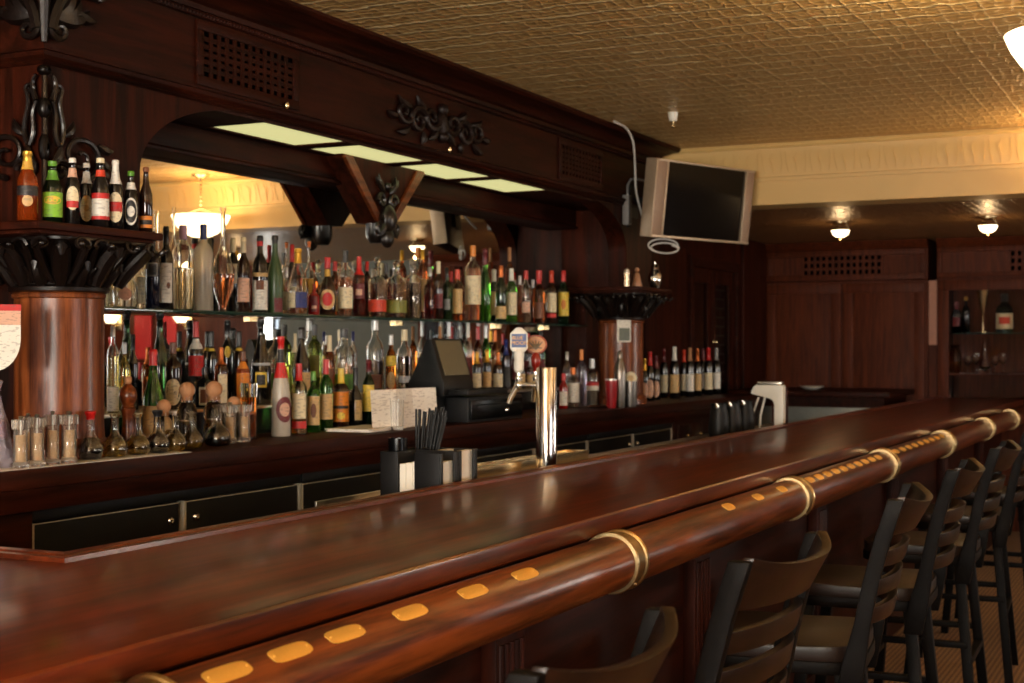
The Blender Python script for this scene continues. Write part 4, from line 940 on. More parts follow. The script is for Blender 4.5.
# cash drawer
p0, p1 = at(469, 412, Y=2.99).x, at(523, 412, Y=2.99).x
cd = thing('cash_till', 'black metal cash till under the register keyboard', 'cash till', ((p0 + p1) / 2, 3.15, CZ))
MB().box(p0, p1, 2.995, 3.33, CZ, CZ + .115).build('drawer_case', M_BLACK, cd, bevel=.005)
f_ = MB().box(p0 + .015, p1 - .015, 2.985, 2.996, CZ + .012, CZ + .10); f_.build('drawer_front', M_BLACKGL, cd, bevel=.003)
MB().box(p0 + .05, p1 - .05, 2.978, 2.986, CZ + .075, CZ + .082).build('pull_edge', M_COOLER, cd)
MB().lathe([(.014, 0), (.012, .006), (.005, .008)], ((p0 + p1) / 2 + .10, 2.985, CZ + .045), 14, Matrix(((1, 0, 0), (0, 0, -1), (0, 1, 0)))).build('lock', M_CHROME, cd)
# folded menu standing, loose sheet lying
M_MENU = paper('menu_print', srgb(252, 242, 226), srgb(160, 142, 126), .5, 200, 30)
p0, p1 = at(374, 412, Y=3.07).x, at(436, 412, Y=3.06).x
mn = thing('standing_menu', 'white folded printed menu standing in front of the register', 'menu', ((p0 + p1) / 2, 3.06, CZ))
zig = [(p0, 3.075), (p0 + (p1 - p0) / 3, 3.055), (p0 + 2 * (p1 - p0) / 3, 3.072), (p1, 3.05)]
for i in range(3):
    a, b = zig[i], zig[i + 1]
    MB().add([(a[0], a[1], CZ), (b[0], b[1], CZ), (b[0], b[1] + .012, CZ + .165), (a[0], a[1] + .012, CZ + .165), (a[0], a[1] + .0015, CZ), (b[0], b[1] + .0015, CZ), (b[0], b[1] + .0135, CZ + .165), (a[0], a[1] + .0135, CZ + .165)],
             [(0, 1, 2, 3), (7, 6, 5, 4), (0, 4, 5, 1), (1, 5, 6, 2), (2, 6, 7, 3), (3, 7, 4, 0)]).build('menu_panel', M_MENU, mn)
p = at(371, 430, Z=CZ)
sh_ = thing('paper_sheet', 'pale paper sheets lying flat left of the standing menu', 'paper', (p.x, p.y, CZ))
m = MB()
for i, (a, dz) in enumerate(((.10, 0), (.16, .004), (.05, .008))): m.obox((p.x, p.y + .02, CZ + .002 + dz), (.34, .20, .003), RZm(a))
m.build('sheets', M_MENU, sh_)
loc, H, R = place(397, 400, 14, 3.0, CZ)
tb = thing('tumbler', 'small clear glass tumbler in front of the standing menu', 'glass', loc)
MB().lathe([(R * .85, 0), (R * .87, .012), (R, H), (R * .93, H), (R * .8, .014), (.001, .014)], seg=28).build('glass_wall', M_CLEAR, tb, True)
# right end of the counter
loc, H, R = place(611.5, 379, 13, 3.02, CZ)
rt = thing('red_tumbler', 'red tapered tumbler with pale rim on the right of the counter', 'tumbler', loc)
M_RED = flat('red_enamel', srgb(140, 20, 26), .3)
MB().lathe([(R * .72, 0), (R * .75, .005), (R, H * .96)], seg=24).build('cup', M_RED, rt, True)
MB().lathe([(R * 1.02, H * .955), (R * 1.02, H), (R * .8, H)], seg=24).build('rim', M_STEEL, rt, True)
loc, H, R = place(620, 350, 12, 3.03 - .0, CZ); loc = (loc[0] + .0, loc[1], loc[2])
ck = thing('cocktail_shaker', 'tall chrome cocktail shaker between red tumbler and steel tumbler', 'cocktail shaker', loc)
MB().lathe([(R * .8, 0), (R * .84, .005), (R, H * .6), (R * .95, H * .64)], seg=24).build('can', M_PEWTER, ck, True)
MB().lathe([(R * .97, H * .64), (R * .85, H * .72), (R * .5, H * .82), (R * .4, H * .86)], seg=24).build('strainer_top', M_PEWTER, ck, True)
MB().lathe([(R * .45, H * .86), (R * .45, H * .94), (R * .25, H * .98), (.001, H)], seg=18).build('cap', M_PEWTER, ck, True)
loc, H, R = place(630.5, 381, 14, 3.0, CZ)
st_ = thing('steel_tumbler', 'brushed steel mixing tumbler holding a round cream coaster', 'tumbler', loc)
MB().lathe([(R * .85, 0), (R * .88, .005), (R, H), (R * .94, H), (R * .8, .01), (.001, .01)], seg=28).build('can', M_PEWTER, st_, True)
cst = thing('coaster', 'round cream coaster sticking out of the steel tumbler', 'coaster', (loc[0], loc[1], loc[2] + H - .006))
Mc = Matrix.Rotation(math.atan2(loc[1], loc[0]), 3, 'Z') @ Matrix(((0, 0, 1), (1, 0, 0), (0, 1, 0)))
MB().lathe([(R * .92, -.002), (R * .92, .002)], (0, 0, .022), 28, Mc).build('disc', P_('cream'), cst, True)
MB().lathe([(R * .45, -.0025), (R * .45, .0025)], (0, 0, .022), 20, Mc).build('printed_centre', P_('tan'), cst, True)
p = at(592, 407, Z=CZ + .004)
ty = thing('bottle_tray', 'small round silver tray under the banded clear bottle', 'tray', (p.x, 3.09, CZ))
MB().lathe([(.05, .0), (.06, .002), (.075, .008), (.076, .01), (.058, .004), (.001, .003)], seg=32).build('tray_dish', M_CHROME, ty, True)
# card on the right column
p = at(624, 331, Y=3.075)
cdx = thing('photo_card', 'small white card with green photo fixed to the right column', 'card', (p.x, p.y, p.z))
Mf = RZm(R_(-22) )
MB().obox((0, 0, 0), (.115, .003, .13), Mf).build('card', P_('white'), cdx, True)
MB().obox(Mf @ Vector((.002, -.002, -.02)), (.09, .002, .075), Mf).build('photo', flat('green_photo', srgb(66, 72, 44), .3, 0, 0, 0, 60, var=.6), cdx, True)

# pennant and clear bag at the left end
p = at(2, 332, Y=3.05)
pn = thing('paper_pennant', 'white rounded paper pennant with pink band at the left edge', 'pennant', tuple(p))
Mp = RZm(math.atan2(p.y, p.x) - PI / 2)
out = [(-.07, .075), (.05, .075)] + [(.05 - .07 * (1 - math.cos(t)) , -.02 - .09 * math.sin(t)) for t in [PI / 2 * i / 8 for i in range(9)]] + [(-.07, -.11)]
MB().prism(out, lambda u, v, ww: Mp @ Vector((u, ww, v)), .004).build('paper', P_('white'), pn, True)
MB().prism([(-.07, .02), (.05, .02), (.05, .06), (-.07, .06)], lambda u, v, ww: Mp @ Vector((u, -.0015 + ww, v)), .007).build('pink_band', P_('pinkish'), pn, True)
MB().prism([(-.07, .06), (.051, .06), (.051, .078), (-.07, .078)], lambda u, v, ww: Mp @ Vector((u, -.002 + ww, v)), .008).build('red_edge', P_('red'), pn, True)
MB().tube([Mp @ Vector((-.02, .003, .075)), Mp @ Vector((-.02, .006, .14)), Mp @ Vector((-.02, .004, 1.802 - p.z))], .002, 6).build('string', M_BLACK, pn, True)
p = at(-3, 440, Y=3.07)
pb = thing('plastic_bag', 'crumpled clear and purple plastic bag at the left counter end', 'bag', (p.x - .02, 3.07, CZ))
M_BAG = glass('clear_bag', srgb(225, 215, 225), .18, .75, 1.15)
bg_ = MB(); prof = [(.055, 0), (.062, .02), (.058, .06), (.045, .12), (.032, .17), (.022, .21), (.03, .245), (.012, .255)]
bg_.lathe(prof, seg=26)
rnd = random.Random(3); bg_.v = [(x * (1 + rnd.uniform(-.16, .16)), y * (1 + rnd.uniform(-.16, .16)), z) for x, y, z in bg_.v]
bg_.build('bag', M_BAG, pb, True, ang=10)
MB().lathe([(.03, .08), (.04, .09), (.036, .13), (.026, .135)], seg=14).build('purple_print', P_('lilac'), pb, True)

# ================================================================== bar ledge things
p = at(440, 480, Y=2.0); qx = p.x
nc = thing('napkin_caddy', 'black plastic napkin caddy with drink straws on the bar ledge', 'napkin caddy', (qx + .1, 2.1, LEDGE))
x0, x1, y0, y1 = qx - .0, qx + .23, 2.0, 2.20; zt = LEDGE + .165
c = MB()
c.box(x0, x1, y0, y1, LEDGE, LEDGE + .012)
def slot_wall(axis, c_, a0, a1, s0, s1, z1=zt, zb=LEDGE + .045):
    for u0, u1 in ((a0, s0), (s1, a1)):
        if axis == 'X': c.box(c_ - .003, c_ + .003, u0, u1, LEDGE, z1)
        else: c.box(u0, u1, c_ - .003, c_ + .003, LEDGE, z1)
    if axis == 'X': c.box(c_ - .003, c_ + .003, s0, s1, LEDGE, zb)
    else: c.box(s0, s1, c_ - .003, c_ + .003, LEDGE, zb)
slot_wall('X', x0, y0, y1, y0 + .085, y0 + .14)
slot_wall('Y', y0, x0, x0 + .115, x0 + .015, x0 + .08); slot_wall('Y', y0, x0 + .115, x1, x0 + .13, x0 + .205)
c.box(x1 - .003, x1 + .003, y0, y1, LEDGE, zt).box(x0, x1, y1 - .003, y1 + .003, LEDGE, zt).box(x0 + .112, x0 + .118, y0, y1, LEDGE, zt).box(x0, x1, y0 + .145, y0 + .15, LEDGE, zt)
c.build('caddy_body', M_BLACK, nc, bevel=.0025)
def naps(nm, loc, sx, sy, H, lab, curl=0):
    t = thing('napkin_stack', lab, 'napkins', loc, 'napkins in the caddy'); m = MB()
    n = 6
    for i in range(n):
        yy_ = -sy / 2 + sy * (i + .5) / n
        if curl and i > 9: m.tube([(0, yy_, .0), (0, yy_, H * .9), (.012, yy_ - .006, H * 1.1), (.03, yy_ - .012, H * 1.13), (.05, yy_ - .02, H * 1.06)], sy / n * .45, 4, True, sx / (sy / n) * .9)
        else: m.box(-sx / 2, sx / 2, yy_ - sy / n * .48, yy_ + sy / n * .48, 0, H * (1 - .03 * (i % 3)))
    m.build('napkins', M_NAP, t, True, bevel=.0006, seg=1); return t
naps('a', (x0 + .057, y0 + .075, LEDGE + .012), .10, .13, .125, 'white napkins in the left compartment of the black caddy')
naps('b', (x0 + .173, y0 + .075, LEDGE + .012), .10, .13, .150, 'taller white napkins curling over in the right compartment of the caddy')
stt = thing('straw_bundle', 'bundle of black drinking straws standing in the napkin caddy', 'straws', (x0 + .195, y0 + .172, LEDGE + .012));
rnd = random.Random(5)
for i in range(42):
    a = rnd.uniform(0, 2 * PI); r = .024 * math.sqrt(rnd.random()); r2 = r * 2.1 + .004
    MB().tube([(r * math.cos(a), r * math.sin(a) * .8, 0), (r2 * math.cos(a) + .03, r2 * math.sin(a) - .02, .262 + rnd.uniform(-.015, .015))], .0035, 6).build('straw', M_BLACK, stt, True)
sc_ = thing('scoop_cup', 'black plastic cup with bent rim behind the napkins in the caddy', 'cup', (x0 + .055, y0 + .175, LEDGE + .012))
MB().lathe([(.024, 0), (.026, .004), (.029, .19), (.027, .19), (.024, .006), (.001, .006)], seg=22).build('cup', M_BLACKGL, sc_, True)

# beer tap tower
TX, TY = at(546.5, 420, Y=2.17).x, 2.17
tw = thing('beer_tap_tower', 'chrome cylinder beer tower with two draft taps behind the bar', 'beer tower', (TX, TY, LEDGE))
MB().lathe([(.060, 0), (.060, .006), (.052, .012), (.0385, .014), (.0385, .395), (.0365, .40), (.001, .401)], seg=40).build('column', M_CHROME, tw, True)
ZT = LEDGE + .335
def tap(dx, dy):
    f = MB(); L_ = math.hypot(dx, dy); ux, uy = dx / L_, dy / L_
    f.tube([(ux * .036, uy * .036, .335), (ux * (L_ - .03), uy * (L_ - .03), .335)], .010, 12)
    f.lathe([(.019, -.004), (.019, .004)], (ux * .042, uy * .042, .335), 18, Matrix.Rotation(PI / 2, 3, Vector((-uy, ux, 0))))
    f.sphere((ux * (L_ - .02), uy * (L_ - .02), .335), .017, 14, 9)
    f.tube([(ux * (L_ - .02), uy * (L_ - .02), .335), (ux * (L_ - .005), uy * (L_ - .005), .318), (ux * (L_ + .012), uy * (L_ + .012), .288), (ux * (L_ + .020), uy * (L_ + .020), .268)], [.013, .012, .010, .009], 12)
    o = f.build('faucet', M_NICKEL, tw, True)
    MB().lathe([(.010, .345), (.014, .352), (.014, .362), (.008, .37), (.008, .385)], (ux * (L_ - .02), uy * (L_ - .02), 0), 14).build('tap_collar', M_NICKEL, o, True)
    return ux * (L_ - .02), uy * (L_ - .02), o
hx, hy, o1 = tap(-.010, .128)
# white handle with a square blue sign
face = math.atan2(TY + hy, TX + hx)                      # sign turned to the drinkers' side
Ms = RZm(face - PI / 2)
hd = MB().lathe([(.010, .38), (.018, .39), (.019, .42), (.017, .425), (.020, .445), (.018, .46), (.014, .468)], (hx, hy, 0), 22).build('tap_handle', M_WHITE, tw, True)
sg = MB(); B = Vector((hx, hy, 0))
ol = [(u * .88, (v - .57) * .86 + .50) for u, v in [(-.037, .535), (-.024, .520), (.024, .520), (.037, .535), (.037, .60), (.024, .612), (.012, .625), (-.012, .625), (-.024, .612), (-.037, .60)]]
sg.prism(ol, lambda u, v, ww: B + Ms @ Vector((u, ww - .012, v)), .024)
so = sg.build('sign_body', M_WHITE, hd, True, bevel=.003)
def text3(body, size, mat, parent, origin, M, extr=.0006, shear=0, align='CENTER', width=None):
    cu = bpy.data.curves.new('lettering', 'FONT'); cu.body = body; cu.size = size; cu.extrude = extr; cu.align_x = align; cu.align_y = 'CENTER'; cu.shear = shear
    o = bpy.data.objects.new('lettering', cu); COL.objects.link(o)
    dg_ = bpy.context.evaluated_depsgraph_get(); me = bpy.data.meshes.new_from_object(o.evaluated_get(dg_)); bpy.data.objects.remove(o)
    me.name = 'lettering'; me.materials.clear(); me.materials.append(mat)
    for v in me.vertices:                                   # text XY -> (u, v) on the sign, facing -w
        x, y_, z = v.co; v.co = Vector(origin) + M @ Vector((x, -z, y_))
    o = bpy.data.objects.new('lettering', me); COL.objects.link(o); o.parent = parent; return o
bl = MB().prism([(-.027, .474), (.027, .474), (.027, .524), (-.027, .524)], lambda u, v, ww: B + Ms @ Vector((u, -.0145 + ww, v)), .003).build('blue_field', flat('sign_blue', srgb(40, 66, 120), .4, 0, 0, 0, 30, var=.5), hd, True)
M_ORL = flat('orange_lettering', srgb(226, 160, 60), .4)
text3('BLUE', .018, M_ORL, hd, B + Ms @ Vector((-.006, -.0156, .509)), Ms, shear=.1)
text3('MOON', .020, M_ORL, hd, B + Ms @ Vector((.002, -.0156, .490)), Ms, shear=.1)
hx2, hy2, o2 = tap(.165, .125)
h2 = MB().lathe([(.007, .38), (.010, .39), (.018, .41), (.019, .435), (.012, .45), (.007, .46)], (hx2, hy2, 0), 20).build('red_tap_handle', flat('red_lacquer', srgb(130, 28, 16), .2), tw, True)
B2 = Vector((hx2, hy2, 0)); Ms2 = RZm(math.atan2(TY + hy2, TX + hx2) - PI / 2)
el = lambda a, b, n=32: [(a * math.cos(2 * PI * i / n), .485 + b * math.sin(2 * PI * i / n)) for i in range(n)]
MB().prism(el(.043, .037), lambda u, v, ww: B2 + Ms2 @ Vector((u, ww - .008, v)), .016).build('badge', flat('badge_red_orange', srgb(140, 62, 30), .4), h2, True, bevel=.002)
MB().prism(el(.036, .030), lambda u, v, ww: B2 + Ms2 @ Vector((u, ww - .0105, v)), .004).build('badge_face', flat('badge_gold', srgb(196, 130, 60), .4), h2, True)
em = MB()
for k in range(5): em.tube([B2 + Ms2 @ Vector((u, -.0115, v)) for u, v in ((0, .464), ((k - 2) * .006, .482), ((k - 2) * .013, .502 - abs(k - 2) * .003))], [.001, .004, .001], 6)
em.tube([B2 + Ms2 @ Vector((u, -.0115, .472)) for u in (-.024, 0, .024)], .0022, 6)
em.build('badge_emblem', flat('emblem_green_brown', srgb(108, 84, 40), .4), h2, True)

# white drink dispenser at the far part of the ledge
p = at(783, 425, Y=2.09); dx = p.x
dd = thing('drink_dispenser', 'white and grey drink dispenser with overhanging head at the bar ledge', 'drink dispenser', (dx, 2.17, LEDGE))
zh = at(770, 385, Y=2.16).z
prf = [(2.09, LEDGE), (2.142, LEDGE), (2.142, zh - .105), (2.15, zh - .085), (2.17, zh - .075), (2.275, zh - .05), (2.262, zh - .012), (2.245, zh), (2.09, zh)]
MB().prism(prf, lambda u, v, ww: (dx + ww, u, v), .06).build('dispenser_body', M_WHITE, dd, bevel=.008)
MB().box(dx + .004, dx + .056, 2.10, 2.24, zh + .0, zh + .018).build('top_cover', M_STEEL, dd, bevel=.006)
MB().box(dx + .061, dx + .09, 2.085, 2.17, LEDGE, zh - .01).build('side_panel', W_DARKZ, dd, bevel=.004)
for k in range(2): MB().tube([(dx + .03, 2.20 + k * .035, zh - .07), (dx + .03, 2.21 + k * .04, zh - .11), (dx + .03, 2.225 + k * .045, zh - .17), (dx + .03, 2.23 + k * .045, LEDGE + .005)], .006, 8).build('hose', M_WHITE, dd)
for i, (x, lab) in enumerate([(719, 'glossy black pitcher farthest left behind the bar'), (732, 'glossy black pitcher in the middle of the three behind the bar'), (745, 'glossy black pitcher next to the white drink dispenser')]):
    q = at(x, 420, Y=2.27)
    k = thing('pitcher', lab, 'pitcher', (q.x, 2.27, LEDGE), 'black pitchers behind the bar')
    MB().lathe([(.045, 0), (.05, .006), (.055, .06), (.048, .13), (.04, .165), (.044, .185), (.040, .185), (.036, .165), (.001, .12)], seg=24).build('jug', M_BLACK, k, True)
    MB().tube([(.04, 0, .165), (.075, 0, .16), (.085, 0, .11), (.052, 0, .05)], .006, 8).build('handle', M_BLACK, k, True)
    MB().tube([(-.04, 0, .17), (-.055, 0, .188)], [.014, .006], 8).build('spout', M_STEEL, k, True)

# items on the right capital
for (x, top, wp, Y, lab, kind) in [(627, 268, 6, 3.06, 'small silver salt shaker on the right capital', 'shaker'), (637, 266, 11, 3.08, 'small tan figurine on the right capital between shaker and jug', 'fig'), (659, 262, 14, 3.05, 'silver jug with small lid at the right edge of the right capital', 'jug')]:
    x = min(x, 655)
    q = at(x, 280, Y=Y); s = pxm(q); z0 = CAPZ; H = (EYE + (HORIZ - top) / s) - z0; R = wp / s / 2
    H = max(H, .085)
    if kind == 'shaker':
        t = thing('salt_shaker', lab, 'salt shaker', (q.x, Y, z0)); MB().lathe([(R, 0), (R * .9, H * .7)], seg=16).build('body', M_CHROME, t, True); MB().lathe([(R, H * .7), (R * .9, H * .9), (.002, H)], seg=16).build('lid', M_STEEL, t, True)
    elif kind == 'fig':
        t = thing('figurine', lab, 'figurine', (q.x, Y, z0)); M_TAN = flat('tan_ceramic', srgb(170, 120, 84), .4)
        MB().lathe([(R * .9, 0), (R, .01), (R * .7, H * .35), (R * .55, H * .6), (R * .3, H * .7)], seg=18).sphere((0, 0, H * .82), R * .45, 14, 9).tube([(R * .5, 0, H * .58), (R * 1.0, -.004, H * .35)], [R * .2, R * .16], 8).tube([(-R * .5, 0, H * .58), (-R * 1.0, -.004, H * .35)], [R * .2, R * .16], 8).build('body', M_TAN, t, True)
    else:
        t = thing('silver_jug', lab, 'jug', (q.x, Y, z0)); MB().lathe([(R * .6, 0), (R * .65, .006), (R, H * .3), (R * .95, H * .5), (R * .55, H * .72), (R * .62, H * .8)], seg=20).build('jug', M_CHROME, t, True)
        MB().lathe([(R * .6, H * .8), (R * .4, H * .9), (R * .12, H * .93), (R * .14, H)], seg=16).build('lid', M_CHROME, t, True)
        MB().tube([(R * .6, 0, H * .76), (R * 1.4, 0, H * .7), (R * 1.5, 0, H * .45), (R * .95, 0, H * .3)], .005, 8).build('handle', M_CHROME, t, True)

# ================================================================== television
A_, B_ = Vector((7.77, 2.885, 0)), Vector((8.602, 2.555, 0))
ux = (B_ - A_).normalized(); un = Vector((ux.y, -ux.x, 0)); Wt = (B_ - A_).length; mid = (A_ + B_) / 2; zc = EYE + .835
tilt = R_(7)
Mt = Matrix((ux, -un, Vector((0, 0, 1)))).transposed()        # columns: right, back, up
Mt = Mt @ Matrix.Rotation(tilt, 3, 'X')
p = at(698, 203, X=mid.x); zc = p.z
tv = thing('television', 'silver framed flat television with side speakers mounted high by the bar end', 'television', (mid.x, mid.y, zc))
T = lambda a, b, c: Mt @ Vector((a, b, c))
def tbox(a0, a1, b0, b1, c0, c1): return MB().obox(T((a0 + a1) / 2, (b0 + b1) / 2, (c0 + c1) / 2), (a1 - a0, b1 - b0, c1 - c0), Mt)
hw, hh = Wt / 2, .228
M_TVS = flat('tv_silver', srgb(168, 146, 120), .4, .4); M_TVB = flat('tv_speaker_grey', srgb(140, 112, 88), .5, .2)
tbox(-hw, hw, .0, .08, -hh, hh).build('tv_case', M_BLACK, tv, True, bevel=.008)
sc = MB(); q = .082
for a0, a1, c0, c1 in ((-hw, hw, -hh, -hh + .014), (-hw, hw, hh - .012, hh), (-hw + q + .0, -hw + q + .012, -hh, hh), (hw - q + .0, hw - q + .010, -hh, hh)):
    sc.obox(T((a0 + a1) / 2, -.009, (c0 + c1) / 2), (a1 - a0, .018, c1 - c0), Mt)
sc.build('bezel', M_TVS, tv, True, bevel=.002)
for s in (-1, 1):
    sp = tbox(min(s * hw, s * (hw - q)), max(s * hw, s * (hw - q)), -.014, .0, -hh, hh).build('side_speaker', M_TVB, tv, True, bevel=.004)
tbox(-hw + q + .01, hw - q - .008, -.004, .0, -hh + .012, hh - .01).build('screen', flat('dark_tv_screen', srgb(12, 7, 5), .15, spec=.15), tv, True)
tbox(-hw - .012, -hw, -.016, .07, -hh, hh).build('side_trim', M_TVS, tv, True, bevel=.003)
ar = MB(); ar.tube([T(0, .08, 0), T(.0, .2, .02), Vector((8.2 - mid.x, FY + .01 - mid.y, .03))], .022, 8); ar.obox(Vector((8.2 - mid.x, FY + .0 - mid.y, .03)), (.14, .024, .2)); ar.obox(T(0, .09, 0), (.2, .02, .2), Mt)
ar.build('wall_arm', M_BLACK, tv, True)
# white cable loop, conduit and small box
c0 = at(612, 120, Y=2.99); c0.z = 2.752
cb = MB()
pts = [at(614, 121, Y=2.985), at(626, 128, Y=2.97), at(633, 142, Y=2.97), at(635, 165, Y=3.0), at(636, 190, Y=3.02), at(640, 208, Y=3.03), at(644, 222, Y=3.05)]
pts[0].z = min(pts[0].z, 2.744)
sm_ = []
for i in range(len(pts) - 1):
    a = pts[max(i - 1, 0)]; b = pts[i]; c = pts[i + 1]; d = pts[min(i + 2, len(pts) - 1)]
    for k in range(5):
        t = k / 5; sm_.append(.5 * ((2 * b) + (c - a) * t + (2 * a - 5 * b + 4 * c - d) * t * t + (3 * b - a - 3 * c + d) * t ** 3))
sm_.append(pts[-1])
M_CABLE = flat('white_cable', srgb(206, 200, 190), .4, var=.03)
tag(cb.tube(sm_, .006, 8).build('cable', M_CABLE), 'white cable draped from the cornice down behind the television', 'cable')
lp_ = []
ctr = at(663, 250, Y=2.93)
for i in range(40):
    a = 2 * PI * i / 18; lp_.append(ctr + Vector((math.cos(a) * (.10 - .03 * (i > 18)) + .04 * i / 40, math.cos(a) * -.06, math.sin(a) * (.04 - .012 * (i > 18)) + .03 - .0006 * i)))
tag(MB().tube(lp_, .005, 7).build('cable', M_CABLE), 'white cable coil hanging under the television', 'cable')
q = at(627, 210, Y=FY - .02)
cbx = thing('conduit_box', 'narrow grey wall box with bent pipe left of the television', 'junction box', tuple(q))
MB().box(-.026, .026, -.02, .02, -.09, .09).build('box', flat('grey_box_edge', srgb(120, 116, 112), .5), cbx, True, bevel=.004)
MB().box(-.021, .021, -.024, -.019, -.083, .083).build('cover', flat('grey_cover', srgb(42, 38, 36), .5), cbx, True, bevel=.003)
MB().tube([(.01, 0, .09), (.01, 0, .15), (.04, -.01, .19), (.12, -.02, .20), (.25, -.03, .2)], .008, 8).build('pipe', flat('grey_pipe', srgb(110, 108, 106), .4), cbx, True)
MB().lathe([(.006, -.105), (.009, -.10), (.009, -.09)], (.012, 0, 0), 12).build('fitting', M_BLACK, cbx, True)
# ceiling sprinkler with white cup
q = at(673, 112, Z=ZC)
sk = thing('ceiling_sprinkler', 'small white ceiling sprinkler near the cornice end', 'sprinkler', (q.x, q.y, ZC))
MB().lathe([(.028, -.002), (.026, -.02), (.022, -.045), (.02, -.05), (.001, -.05)], seg=24).build('cup', M_WHITE, sk, True)
MB().lathe([(.008, -.05), (.008, -.075), (.018, -.078), (.018, -.081), (.004, -.085)], seg=16).build('nozzle', M_BRASS, sk, True)

# ================================================================== lamps
M_BOWL = emit('lit_bowl_glass', (1, .78, .46, 1), 4.5)
def point(name, loc, power, col, r, par):
    l = bpy.data.lights.new(name, 'POINT'); l.energy = power; l.color = col; l.shadow_soft_size = r
    o = bpy.data.objects.new(name, l); COL.objects.link(o); o.location = loc; o.parent = par; return o
def pendant(x, y, label, pw=60):
    t = thing('pendant_lamp', label, 'pendant lamp', (x, y, ZC), 'bowl pendant lamps')
    MB().lathe([(.07, 0), (.07, -.008), (.03, -.03), (.012, -.035), (.012, -.05)][::-1], seg=24).build('canopy', M_BRASS, t, True)
    ch = MB()
    for k in range(7): ch.lathe([(.006, -.06 - k * .03), (.011, -.072 - k * .03), (.006, -.084 - k * .03)][::-1], seg=8)
    ch.tube([(0, 0, -.03), (0, 0, -.35)], .004, 6); ch.build('chain', M_BRASS, t, True)
    bw = MB(); Rb = .21
    pr = [(.02, -.465), (.07, -.458), (.12, -.435), (.165, -.395), (.195, -.35), (Rb, -.315), (Rb + .004, -.305), (Rb - .006, -.305), (.185, -.35), (.155, -.39), (.11, -.427), (.02, -.455)]
    bw.lathe(pr, seg=40).build('bowl', M_BOWL, t, True)
    rd = MB()
    for k in range(3):
        a = 2 * PI * k / 3 + .4; rd.tube([(0, 0, -.25), (Rb * .98 * math.cos(a), Rb * .98 * math.sin(a), -.31)], .004, 6)
    rd.build('rod', M_BRASS, t, True); MB().lathe([(.004, -.49), (.014, -.48), (.02, -.466), (.01, -.46)], seg=14).build('finial', M_BRASS, t, True)
    point('pendant_bulb', (0, 0, -.345), pw, (1, .76, .46), .03, t)
pendant(4.72, .36, 'glowing bowl pendant at the top right corner above the stools')
pendant(8.4, .58, 'glowing bowl pendant near the cream beam, seen in the mirror', 6)
pendant(1.3, .3, 'glowing bowl pendant above the near end of the bar')
pendant(1.3, -2.6, 'glowing bowl pendant over the near seating side'); pendant(4.8, -2.6, 'glowing bowl pendant over the middle of the seating side'); pendant(8.0, -2.6, 'glowing bowl pendant over the seating side by the beam', 14)
def flush(x, y, label):
    t = thing('flush_ceiling_lamp', label, 'ceiling lamp', (x, y, ZL), 'flush bowl lamps on the low ceiling')
    MB().lathe([(.06, 0), (.06, -.008), (.03, -.02)][::-1], seg=28).build('ceiling_plate', M_BRASS, t, True)
    MB().lathe([(.067, -.06), (.070, -.053), (.065, -.05)], seg=32).build('rim', M_BRASS, t, True)
    for k in range(3):
        a = 2 * PI * k / 3 + .9; MB().tube([(.035 * math.cos(a), .035 * math.sin(a), -.01), (.066 * math.cos(a), .066 * math.sin(a), -.056)], .004, 6).build('bracket', M_BRASS, t, True)
    MB().lathe([(.010, -.11), (.032, -.105), (.054, -.088), (.064, -.06), (.060, -.058), (.05, -.085), (.01, -.104)], seg=32).build('bowl', M_BOWL, t, True)
    MB().lathe([(.003, -.126), (.008, -.12), (.008, -.11)], seg=12).build('finial', M_BRASS, t, True)
    point('flush_bulb', (0, 0, -.16), 1.2, (1, .62, .28), .025, t)
flush(10.2, 2.36, 'small lit bowl lamp on the low ceiling over the left cupboard')
flush(10.25, 1.353, 'small lit bowl lamp on the low ceiling over the glazed cabinet')
flush(10.4, -.6, 'small lit bowl lamp on the low ceiling beyond the right frame edge')

# ================================================================== far end of the room
FXW = 12.0
cl = thing('far_cupboard', 'tall dark two-door wooden cupboard at the far end with lattice vent', 'cupboard', (FXW + .2, 2.74, 0))
MB().box(FXW + .02, XF, 2.06, 3.44, 0, ZL - .003).build('cupboard_body', W_PANEL, cl)
def rect_frame(m, x, d, y0, y1, z0, z1, b):
    m.box(x - d, x, y0, y1, z0, z0 + b).box(x - d, x, y0, y1, z1 - b, z1).box(x - d, x, y0, y0 + b, z0 + b, z1 - b).box(x - d, x, y1 - b, y1, z0 + b, z1 - b); return m
for (y0, y1, nm) in ((2.77, 3.42, 0), (2.08, 2.755, 1)):
    d = rect_frame(MB(), FXW + .02, .03, y0, y1, .25, 2.02, .085)
    d.box(FXW + .0, FXW + .02, y0, y1, .25, 2.02); do = d.build('cupboard_door', W_PANEL, cl, bevel=.005)
    MB().sphere((FXW - .02, 2.80 if nm == 0 else 2.72, 1.12), .014, 12, 8).build('knob', M_BRASS, do)
rect_frame(MB(), FXW + .02, .024, 2.08, 3.42, 2.045, 2.30, .05).build('frieze_frame', W_PANEL, cl, bevel=.004)
def far_vent(par, y0, y1, z0, z1, ny, nz):
    m = MB()
    MB().box(FXW + .0185, FXW + .0195, y0, y1, z0, z1).build('vent_shade_sheet', M_VENT_SHADE, par)  # shade of the holes, drawn as a black sheet
    for i in range(ny + 1):
        yv = y0 + (y1 - y0) * i / ny; m.box(FXW + .004, FXW + .019, yv - .011, yv + .011, z0 - .011, z1 + .011)
    for i in range(nz + 1):
        zv = z0 + (z1 - z0) * i / nz; m.box(FXW + .006, FXW + .018, y0, y1, zv - .011, zv + .011)
    m.build('vent_lattice', W_PANEL, par)
far_vent(cl, 2.43, 3.10, 2.085, 2.265, 13, 3)
